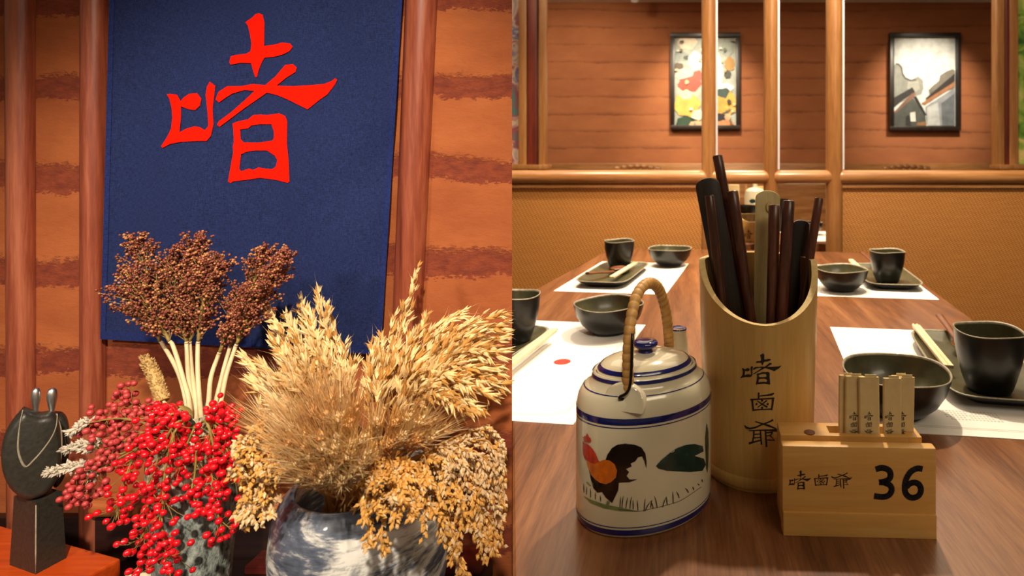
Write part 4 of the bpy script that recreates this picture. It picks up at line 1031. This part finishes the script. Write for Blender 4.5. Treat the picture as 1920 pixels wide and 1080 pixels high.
def vase_mat2():
    m, nt, b_ = new_mat('brushed_white_and_slate_glaze'); v = coords(nt, (1, 1, 1.6)); n = noise(nt, v, 10, 6, .62, 1.2); f = noise(nt, coords(nt, (1, 1, 5)), 60, 5, .7)
    k_ = mth(nt, 'ADD', mth(nt, 'MULTIPLY', n, .8), mth(nt, 'MULTIPLY', f, .2))
    nt.links.new(ramp(nt, k_, [(.38, '#2b2e36'), (.465, '#5c6373'), (.495, '#a9a8a6'), (.53, '#dedbd4'), (.64, '#ece8e0'), (.72, '#a08a74')]), b_.inputs['Base Color']); b_.inputs['Roughness'].default_value = .32
    b_.inputs['Coat Weight'].default_value = .25; bump(nt, b_, k_, .25, .002); return m
M['vase1'] = vase_mat1(); M['vase2'] = vase_mat2()
V1 = P(364, 775, .525); V1.z = .62; V2 = P(684, 900, .505); V2.z = .62
h1 = HC-(772-CY)*.525/F-.62; r1 = 91*.525/F*.765
t = thing('stoneware_vase', 'tall rough grey stoneware vase filled with red berries and sorghum', 'vase', V1)
MB().lathe([(r1*.60, 0), (r1*.66, .003), (r1*.80, h1*.3), (r1*.93, h1*.55), (r1*1.0, h1*.78), (r1*.96, h1*.87), (r1*.78, h1*.94), (r1*.60, h1*.97), (r1*.62, h1), (r1*.54, h1), (r1*.5, h1*.94), (r1*.5, h1*.7)], 56, V1).build('vase_body', M['vase1'], t, smooth=60)
h2 = HC-(893-CY)*.505/F-.62; r2 = 173*.505/F*.872
t = thing('glazed_vase', 'wide white vase with brushed slate-blue glaze, filled with dried grasses', 'vase', V2)
MB().lathe([(r2*.62, 0), (r2*.68, .003), (r2*.90, h2*.35), (r2*.985, h2*.6), (r2*1.0, h2*.74), (r2*.97, h2*.86), (r2*.89, h2*.95), (r2*.80, h2*.985), (r2*.77, h2), (r2*.73, h2*.995), (r2*.74, h2*.93), (r2*.74, h2*.6)], 72, V2).build('vase_body', M['vase2'], t, smooth=60)
M1 = V1+Vector((0, 0, h1)); M2 = V2+Vector((0, 0, h2))

# ================================================================== PLANTS IN THE STONEWARE VASE
def jit(s): return Vector((R.uniform(-s, s), R.uniform(-s, s), R.uniform(-s, s)))
def sorghum(stem_px, head_px, wid, label, d0=.525, d1=.55, n_br=46):
    n_br = int(n_br*1.25)
    root = M1+Vector((R.uniform(-.012, .012), R.uniform(-.012, .012), -.06))
    st = [root]+[P(x, y, lerp(d0, d1, i/max(1, len(stem_px)-1))) for i, (x, y) in enumerate(stem_px)]
    hp_ = [P(x, y, lerp(d1, d1+.012, i/max(1, len(head_px)-1))) for i, (x, y) in enumerate(head_px)]
    t = thing('sorghum_stalk', label, 'dried sorghum', root)
    s = spline(st+[hp_[0]], 20); MB().tube(s, [lerp(.0021, .0016, i/20) for i in range(21)], 8).build('stem', M['straw_pale'], t, smooth=180)
    ax = spline(hp_, 30); br = MB(); gr = MB()
    br.tube(ax, [lerp(.0016, .0005, i/30) for i in range(31)], 5)
    for k_ in range(n_br):
        u = (k_+R.random())/n_br*.93; i = int(u*30); p = ax[i]; tg = unit(ax[min(i+2, 30)]-ax[max(i-2, 0)])
        a_, b_ = frame(tg); th = R.random()*2*PI; side = a_*math.cos(th)+b_*math.sin(th)
        prof = min(1, .35+u*3.2)*(1-u)**.55+.14
        L = .84*wid*F**-1*d1*prof*R.uniform(.5, 1.6)
        e = p+side*L+tg*(L*.9+.008); md = p.lerp(e, .5)+tg*.004+side*L*.12
        c = spline([p, md, e], 8); br.tube(c, .00035, 3)
        for j in range(2, 9):
            for _ in range(2):
                dv = unit(jit(1)); q = c[j]+dv*R.uniform(.0012, .0042)
                gr.ball(q, R.uniform(.00100, .00155), 1, 0 if R.random() < .78 else 1)
    br.build('branchlets', M['twig'], t, smooth=180)
    tag(gr.build('grain_head', [M['sorghum'], M['sorghum_hi']], t, smooth=180), kind='stuff')
sorghum([(352, 768), (335, 700), (305, 645)], [(300, 640), (285, 570), (270, 500), (258, 448)], 34, 'maroon sorghum stalk at the far left, with the pointed leaning tip', .53, .56, 60)
sorghum([(356, 768), (342, 705), (325, 650)], [(318, 640), (290, 590), (262, 555), (240, 535)], 44, 'maroon sorghum stalk sagging lowest to the left', .52, .54, 64)
sorghum([(362, 770), (353, 700), (350, 650)], [(350, 640), (335, 580), (325, 530), (318, 500)], 44, 'maroon sorghum stalk between the left tip and the tall middle head', .53, .55, 70)
sorghum([(368, 772), (360, 700), (356, 650)], [(356, 640), (358, 570), (362, 510), (366, 450)], 38, 'tallest maroon sorghum stalk with a blunt upright head', .53, .555, 84)
sorghum([(376, 772), (371, 700), (371, 650)], [(372, 640), (378, 580), (392, 530), (408, 500)], 40, 'maroon sorghum stalk right of the tallest head, tip bending right', .525, .545, 70)
sorghum([(388, 775), (395, 710), (408, 670)], [(412, 660), (428, 620), (445, 590), (458, 570)], 30, 'small maroon sorghum stalk low between the two bunches', .525, .545, 40)
sorghum([(402, 775), (415, 710), (430, 655)], [(432, 650), (452, 590), (475, 530), (502, 465)], 34, 'maroon sorghum stalk of the right bunch with a straight leaning head', .53, .555, 74)
sorghum([(408, 778), (424, 705), (440, 655)], [(444, 645), (468, 590), (500, 530), (534, 470)], 34, 'maroon sorghum stalk of the right bunch reaching farthest right', .525, .545, 74)
# foxtail
root = M1+Vector((-.01, 0, -.05)); ax = spline([P(306, 752, .535), P(296, 722, .54), P(283, 692, .545), P(270, 668, .548)], 30)
t = thing('foxtail_spike', 'beige foxtail spike rising behind the pink berries', 'dried foxtail', root)
MB().tube([root, P(340, 790, .53), ax[0]], .0012, 6).build('stem', M['straw_pale'], t)
mb = MB(); mb.tube(ax, [.0048*min(1, .75+.3*(1-i/30))*(1 if i < 26 else (30-i)/5+.15) for i in range(31)], 10)
for k_ in range(520):
    i = R.randrange(31); th = R.random()*6.28; tg = unit(ax[min(i+1, 30)]-ax[max(i-1, 0)]); a_, b_ = frame(tg); sd = a_*math.cos(th)+b_*math.sin(th)
    mb.seed(ax[i]+sd*.0040*(1 if i < 26 else .5), sd+tg*.9, .0028, .0007, 3)
tag(mb.build('bristly_spike', M['foxtail'], t), kind='stuff')

# berries
bm_ = MB(); bm_.lathe([(.0003, -1), (.45, -.9), (.80, -.6), (.98, -.15), (.98, .2), (.78, .62), (.42, .9), (.12, .985), (.08, 1.03), (.001, 1.05)], 12)
bm_.mi = [1 if i >= 12*7 and i < 12*9 else 0 for i in range(len(bm_.f))]
proto = bm_.build('berry', [M['berry'], M['berry_tip']], smooth=180); BME = proto.data; bpy.data.objects.remove(proto)
pr2 = bm_.build('berry', [M['berry_shaded'], M['berry_tip']], smooth=180); BMD = pr2.data; bpy.data.objects.remove(pr2)
NB = 0
def spray(label, pxs, n, spread_px, dull=False, d0=.50, d1=.48, rad=.0027, start=.3):
    global NB
    root = M1+Vector((R.uniform(-.01, .01), R.uniform(-.008, .008), -.02))
    ctrl = [root]+[P(x, y, lerp(d0, d1, i/max(1, len(pxs)-1))) for i, (x, y) in enumerate(pxs)]
    t = thing('berry_spray', label, 'berry spray', root, group='sprays of berries in the stoneware vase')
    ax = spline(ctrl, 40); mb = MB(); mb.tube(ax, [lerp(.0011, .0004, i/40) for i in range(41)], 5)
    sp_ = spread_px*d0/F; placed = []; n = int(n*1.22)
    for k_ in range(n):
        for _ in range(12):
            u = lerp(start, 1, math.sqrt(R.random()) if R.random() < .5 else R.random()); i = min(40, int(u*40)); p = ax[i]
            cl_ = math.sin(u*23+n)*.5+.5
            q = p+Vector((R.gauss(0, .8), R.gauss(0, .6), R.gauss(0, .8)-.25))*sp_*(.45+.7*cl_)
            if all((q-z).length > rad*1.75 for z in placed): break
        placed.append(q)
        v = unit(p-q+jit(.001)); mb.tube(spline([p-(ax[min(i+1, 40)]-p)*2.0, p.lerp(q, .5)+jit(.0015), q], 4), .00030, 3)
        o = bpy.data.objects.new('berry', BMD if dull else BME); COL.objects.link(o); o.parent = t
        o.location = q-root; s = rad*R.uniform(.86, 1.12); o.scale = (s, s, s); o.rotation_euler = unit(-v).to_track_quat('Z', 'Y').to_euler(); NB += 1
    mb.build('twig', M['twig'], t, smooth=180)
spray('bright red berry spray hanging at the far left front, ending beside the statue base', [(330, 775), (285, 810), (245, 870), (228, 925), (217, 975)], 46, 17)
spray('bright red berry spray arching low over the left side of the vase', [(335, 790), (300, 850), (282, 920), (275, 985), (268, 1062)], 62, 20, d0=.49, d1=.47)
spray('bright red berry spray hanging longest down the middle of the vase', [(335, 800), (312, 870), (305, 940), (305, 1010), (318, 1075)], 66, 21, d0=.485, d1=.468)
spray('bright red berry spray trailing down the right front of the vase', [(385, 790), (400, 840), (398, 900), (405, 950), (418, 1005)], 56, 17, d0=.49, d1=.475)
spray('bright red berry spray piled on the right shoulder of the vase', [(395, 790), (415, 820), (428, 850), (435, 875)], 56, 19, d0=.50, d1=.485)
spray('short bright red berry spray at the upper right of the vase mouth', [(392, 785), (405, 765), (425, 775), (440, 790)], 34, 13, d0=.51, d1=.50)
spray('bright red berry spray at the top left of the sorghum stems', [(345, 785), (320, 772), (305, 770), (290, 780)], 34, 13, d0=.51, d1=.50)
spray('bright red berry spray across the front of the vase mouth', [(350, 790), (330, 810), (300, 822), (270, 830)], 44, 15, d0=.495, d1=.485)
spray('short bright red berry spray in the centre between the trailing ones', [(365, 800), (350, 835), (345, 860), (335, 880)], 14, 15, d0=.49, d1=.478)
spray('bright red berry spray low at the centre right of the vase', [(370, 830), (365, 890), (360, 920), (372, 955)], 14, 17, d0=.485, d1=.472)
spray('shade-painted pink berry spray rising highest at the upper left', [(320, 785), (275, 770), (245, 755), (230, 738)], 40, 12, True, .53, .535, .0027)
spray('shade-painted pink berry spray reaching left toward the silver grass', [(320, 790), (260, 785), (210, 785), (175, 790)], 52, 15, True, .52, .52, .0027)
spray('shade-painted pink berry spray spreading low to the left', [(320, 800), (255, 815), (215, 835), (190, 850)], 50, 16, True, .515, .51, .0027)
spray('shade-painted dark pink berry spray drooping lowest at the far left', [(320, 810), (240, 850), (170, 890), (145, 905), (160, 935)], 46, 14, True, .51, .505, .0027, .5)
# silvery sprigs and dark leaves
def sprig(label, pxs, n=26):
    root = M1+Vector((-.01, 0, -.015)); t = thing('silver_sprig', label, 'dried sprig', root, group='silvery dried sprigs at the left of the berries')
    ax = spline([root, P(300, 800, .52)]+[P(x, y, .512) for x, y in pxs], 40); MB().tube(ax, [lerp(.0009, .0004, i/40) for i in range(41)], 5).build('stem', M['twig'], t)
    mb = MB()
    for k_ in range(n):
        u = lerp(.66, 1, k_/n); i = min(39, int(u*40)); tg = unit(ax[i+1]-ax[i-1])
        for s in range(3):
            dv = unit(tg*1.0+jit(1.0)); g_ = R.uniform(.5, 1.0)*(1.25-u*.7)
            for e_ in (.002, .0042, .0064): mb.seed(ax[i]+dv*e_*g_, dv+jit(.6), .0042, .0011, 4)
    tag(mb.build('florets', M['silver'], t), kind='stuff')
sprig('silvery dried sprig at the upper left of the berries', [(230, 785), (180, 790), (150, 800), (134, 810)])
sprig('silvery dried sprig in the middle left of the berries', [(240, 825), (200, 822), (170, 832), (150, 833)])
sprig('thin silvery dried sprig pointing at the statue', [(230, 850), (190, 842), (150, 842), (122, 840)], 18)
sprig('silvery dried sprig reaching farthest left at the bottom', [(240, 850), (180, 868), (130, 876), (88, 885)], 34)
sprig('short silvery dried sprig curled below the longest one', [(240, 860), (200, 880), (175, 890), (162, 897)], 18)
for lab, pts in (('dark narrow leaf pointing up left from the vase mouth', [(372, 800), (345, 780), (318, 772)]), ('dark narrow leaf lying across the vase mouth', [(380, 800), (350, 795), (320, 790)]), ('yellowish narrow leaf tip by the sorghum stems', [(362, 780), (350, 768), (332, 757)])):
    q = [P(x, y, .507) for x, y in pts]; root = q[0]; ax = spline(q, 12); mb = MB()
    mb.tube(ax, [.0001+.0030*math.sin(PI*min(.98, max(.02, i/12))) for i in range(13)], 6, flat=.15)
    tag(mb.build('narrow_leaf', M['twig'] if 'yellow' in lab else M['leaf_dark'], origin=root), lab, 'leaf')

# ================================================================== DRIED GRASSES IN THE WHITE VASE
def base2(): 
    a = R.random()*6.28; r = r2*.55*math.sqrt(R.random()); return M2+Vector((math.cos(a)*r, math.sin(a)*r, -.05))
def clampd(d): return min(max(d, .38), DW-.045)
def oat(pxs, d1, label, n=42, head=.45, deep=.25, size=1.0):
    root = base2(); pts = [root, M2.lerp(P(pxs[0][0], pxs[0][1], .505), .8)] if False else [root]
    m = len(pxs)
    for i, (x, y) in enumerate(pxs): pts.append(P(x, y, clampd(lerp(.505, d1, (i+1)/m))))
    t = thing('oat_stalk', label, 'dried oat', root, group='dried oat stalks in the white vase')
    ax = spline(pts, 44); st = MB(); st.tube(ax, [lerp(.0011, .0003, i/44) for i in range(45)], 5)
    sd = MB()
    for k_ in range(n):
        u = lerp(1-head, 1.0, (k_+R.random())/n); i = min(43, int(u*44)); p = ax[i].lerp(ax[i+1], R.random()); tg = unit(ax[min(i+2, 44)]-ax[max(i-2, 0)])
        dv = unit(tg*1.2+jit(.55)+Vector((0, -.15, -.12)))
        off_ = jit(1)*.010*(1.15-u)*2.0*R.random(); q = p+off_+tg*.004
        if q.x > k*q.y-.009: continue
        st.tube([ax[max(0, i-2)], p.lerp(q, .6), q], .00022, 3)
        L = R.uniform(.0105, .0165)*size*(1.12-.25*u); mi = 1 if R.random() < deep else 0
        a_, b_ = frame(dv); th = R.random()*6.28; sv = a_*math.cos(th)+b_*math.sin(th)
        for sg in (-1, 1):
            sd.seed(q, dv+sv*sg*R.uniform(.10, .24), L*R.uniform(.9, 1.05), L*.115, 5, mi, .36)
        if R.random() < .5: sd.seed(q, dv, L*.92, L*.10, 4, 1, .4)
        if R.random() < .45: sd.hair(q+dv*L*.5, dv+sv*.5, L*R.uniform(.9, 1.5), .00012, 0)
    st.build('stem', M['oat_deep'], t, smooth=180)
    tag(sd.build('oat_spikelets', [M['oat'], M['oat_deep']], t, smooth=30), kind='stuff')
ORD = 'first second third fourth fifth sixth seventh eighth ninth tenth eleventh twelfth thirteenth fourteenth fifteenth sixteenth seventeenth eighteenth nineteenth twentieth twenty-first twenty-second twenty-third twenty-fourth twenty-fifth twenty-sixth twenty-seventh twenty-eighth twenty-ninth thirtieth thirty-first thirty-second thirty-third thirty-fourth thirty-fifth thirty-sixth thirty-seventh thirty-eighth thirty-ninth fortieth'.split()
def ranked(spots):
    "tips left to right; gives each its place in words"
    s = sorted(spots); return [(ORD[i]+' from the left', *v) for i, v in enumerate(s)]
LO = 'pale gold oat stalk of the left fan, tip '
for w_, x, y, d in ranked([(598, 556, .60), (612, 578, .59), (575, 585, .60), (585, 600, .57), (540, 600, .58), (515, 600, .56), (500, 582, .57), (512, 640, .55), (552, 618, .55), (630, 640, .58), (645, 655, .57), (560, 650, .50), (590, 640, .52), (535, 670, .50), (500, 690, .50), (480, 720, .50), (470, 680, .53), (610, 680, .48), (640, 720, .47), (575, 700, .46), (540, 720, .46), (660, 690, .52), (625, 610, .60), (565, 570, .61)]):
    oat([(lerp(640, x, .28), lerp(890, y, .30)), (lerp(630, x, .62), lerp(880, y, .66)), (x, y)], d, LO+w_, 34, .42, .22)
LU = 'golden oat stalk upright behind the white vase centre, tip '
for w_, x, y, d in ranked([(783, 502, .615), (776, 530, .61), (760, 590, .60), (740, 600, .60), (715, 640, .58), (700, 655, .57), (795, 600, .60), (745, 660, .56), (720, 690, .54), (690, 690, .55), (770, 640, .57)]):
    oat([(lerp(690, x, .25), lerp(890, y, .30)), (lerp(690, x, .62), lerp(880, y, .66)), (x, y)], d, LU+w_, 34 if y > 540 else 12, .40 if y > 540 else .3, .5)
LR = 'golden oat stalk sweeping right above the white vase, tip '
for w_, x, y, d, arch in ranked([(945, 585, .56, 20), (935, 610, .55, 25), (930, 640, .54, 30), (860, 590, .57, 20), (875, 610, .56, 20), (845, 640, .55, 20), (945, 660, .50, 45), (940, 700, .50, 60), (930, 720, .48, 60), (905, 655, .52, 30), (890, 690, .48, 40), (915, 740, .46, 65), (870, 720, .46, 50), (840, 700, .48, 35), (900, 770, .45, 70), (860, 760, .44, 55), (925, 690, .53, 45), (885, 640, .56, 28), (820, 660, .54, 20), (830, 740, .45, 40), (800, 690, .50, 20), (945, 620, .58, 20)]):
    oat([(lerp(700, x, .25), lerp(885, y, .38)), (lerp(700, x, .62), lerp(875, y, .80)-arch*.7), (x, y)], d, LR+w_, 40, .55, .38, 1.05)

def wheat(pxs, d1, label, awn=.052, n=26):
    root = base2(); m = len(pxs); pts = [root]+[P(x, y, clampd(lerp(.50, d1, (i+1)/m))) for i, (x, y) in enumerate(pxs)]
    t = thing('wheat_ear', label, 'dried wheat', root, group='bearded wheat ears in the white vase')
    ax = spline(pts, 40); st = MB(); st.tube(ax, [lerp(.0011, .0006, i/40) for i in range(41)], 5); sd = MB(); pl_ = R.randrange(2)
    for k_ in range(n):
        u = lerp(.62, 1, k_/n); i = min(39, int(u*40)); tg = unit(ax[i+1]-ax[max(i-1, 0)]); a_, b_ = frame(tg); th = k_*2.4
        sv = a_*math.cos(th)+b_*math.sin(th); dv = unit(tg+sv*.42)
        sd.seed(ax[i]+sv*.0010, dv, .0082, .0017, 4, pl_)
        for _ in range(2):
            dv2 = unit(tg+sv*R.uniform(.08, .26)+jit(.08)); sd.hair(ax[i]+dv*.006, dv2, awn*R.uniform(.7, 1.1)*(1.1-.2*u), .00038, pl_ if R.random() < .8 else 1-pl_)
    st.build('stem', M['wheat'], t, smooth=180)
    tag(sd.build('bearded_ear', [M['wheat'], M['wheat_lt']], t, smooth=30), kind='stuff')
LW = 'tan bearded wheat ear leaning left in the white vase, tip '
for w_, x, y, d in ranked([(560, 780, .44), (585, 770, .43), (610, 775, .425), (635, 780, .42), (655, 790, .42), (545, 800, .43), (570, 810, .42), (600, 815, .41), (630, 820, .41), (660, 830, .41), (535, 760, .46), (560, 745, .47), (590, 740, .46), (620, 745, .45), (580, 850, .415), (610, 855, .41), (645, 860, .405), (680, 820, .42), (640, 745, .46), (665, 760, .45), (540, 830, .425), (555, 865, .42), (525, 790, .45)]):
    oxx = lerp(655, x, .35); wheat([(oxx, lerp(905, y, .30)), (lerp(650, x, .7), lerp(900, y, .68)), (x, y)], d, LW+w_)
for w_, x, y, d in ranked([(532, 842, .43), (545, 878, .425), (560, 895, .42), (585, 880, .41), (600, 895, .41), (620, 880, .40), (640, 900, .40), (660, 885, .40), (678, 870, .40), (515, 815, .44), (500, 800, .45), (570, 830, .41), (625, 840, .40), (655, 850, .40), (690, 850, .405), (605, 835, .405)]):
    wheat([(lerp(648, x, .3), lerp(955, y, .30)), (lerp(645, x, .68), lerp(945, y, .68)), (x, y)], d, 'tan wheat ear low at the white vase front rim, tip '+w_, .048)
LW2 = 'tan bearded wheat ear leaning right in the white vase, tip '
for w_, x, y, d in ranked([(740, 790, .44), (765, 780, .44), (790, 785, .43), (755, 815, .42), (785, 820, .42), (815, 815, .43), (730, 830, .42), (810, 790, .45), (840, 800, .45), (705, 790, .45)]):
    wheat([(lerp(715, x, .3), lerp(900, y, .32)), (lerp(715, x, .68), lerp(895, y, .72)), (x, y)], d, LW2+w_, .045)

def millet(pxs, d0, d1, label, n_br=12, pale=.2, br_len=26, grains=15, start=.42):
    root = base2(); m = len(pxs); pts = [root]+[P(x, y, lerp(d0, d1, i/(m-1))) for i, (x, y) in enumerate(pxs)]
    t = thing('millet_panicle', label, 'dried millet', root, group='drooping millet panicles over the rim of the white vase')
    ax = spline(pts, 44); st = MB(); st.tube(ax, [lerp(.0011, .0004, i/44) for i in range(45)], 5); sd = MB()
    pl = 1 if R.random() < pale else 0
    for k_ in range(n_br):
        u = lerp(start, .97, (k_+R.random())/n_br); i = min(43, int(u*44)); p = ax[i]; tg = unit(ax[min(43, i+2)]-ax[max(i-2, 0)])
        L = br_len*.5/F*R.uniform(.7, 1.3); e = p+unit(tg+jit(.45)+Vector((0, 0, -.35)))*L*1.4+Vector((0, 0, -L*.5))
        c = spline([p, p.lerp(e, .5)+tg*.003, e], grains); st.tube(c, .00025, 3)
        for j in range(1, grains+1):
            if c[j].x > k*c[j].y-.007: continue
            dv = unit(c[j]-c[j-1]+jit(.0006)); sv = unit(jit(1))
            sd.seed(c[j]+sv*.0011, dv*.8+sv*.5+Vector((0, 0, -.15)), R.uniform(.0040, .0056), R.uniform(.00125, .0017), 5, pl if R.random() < .8 else 1-pl, .45)
    st.build('stem', M['oat_deep'], t, smooth=180)
    tag(sd.build('millet_grains', [M['millet'], M['millet_pale']], t, smooth=60), kind='stuff')
LM = 'millet panicle drooping over the white vase left rim, tip '
for w_, x, y, q in ranked([(460, 955, 1), (478, 935, 1), (500, 940, 1), (465, 900, 0), (455, 860, 0), (470, 825, 0), (490, 880, 0), (515, 860, 0), (470, 945, 1), (500, 900, 1), (455, 820, 0), (485, 850, 0)]):
    millet([(600, 880), (lerp(560, x, .45), y-70 if y > 860 else y-35), (x+14, y-40 if y > 860 else y-8), (x, y)], .46, .425, LM+w_, 10, .7 if q else .15, 20, 13, .55)
LM2 = 'golden millet panicle hanging straight down the white vase front, tip '
for w_, x, y in ranked([(690, 1020), (715, 1030), (685, 960), (708, 950), (735, 930), (700, 910), (725, 895), (752, 920), (740, 960)]):
    millet([(700, 880), (x+4, 868), (x+3, lerp(868, y, .5)), (x, y-6)], .44, .405, LM2+w_, 9, .1, 13, 13, .45)
LM3 = 'golden millet panicle drooping over the white vase right rim, tip '
for w_, x, y, pl in ranked([(800, 950, 0), (830, 970, 0), (850, 1000, 0), (868, 960, 0), (890, 985, .4), (910, 1000, .6), (925, 985, .6), (942, 930, .7), (945, 890, .8), (935, 860, .7), (910, 880, .3), (890, 920, .2), (860, 920, .1), (830, 910, 0), (780, 905, 0), (770, 935, 0), (800, 890, 0), (870, 870, .2), (945, 840, .9), (868, 1060, .3), (872, 1075, .3), (900, 950, .4), (925, 945, .6), (840, 870, .1), (760, 895, 0)]):
    millet([(750, 880), (lerp(760, x, .5), min(y-20, 870)), (lerp(770, x, .85), y-35), (x, y)], .455, lerp(.415, .46, max(0, (x-760)/200)), LM3+w_, 13, pl, 24, 14, .42)
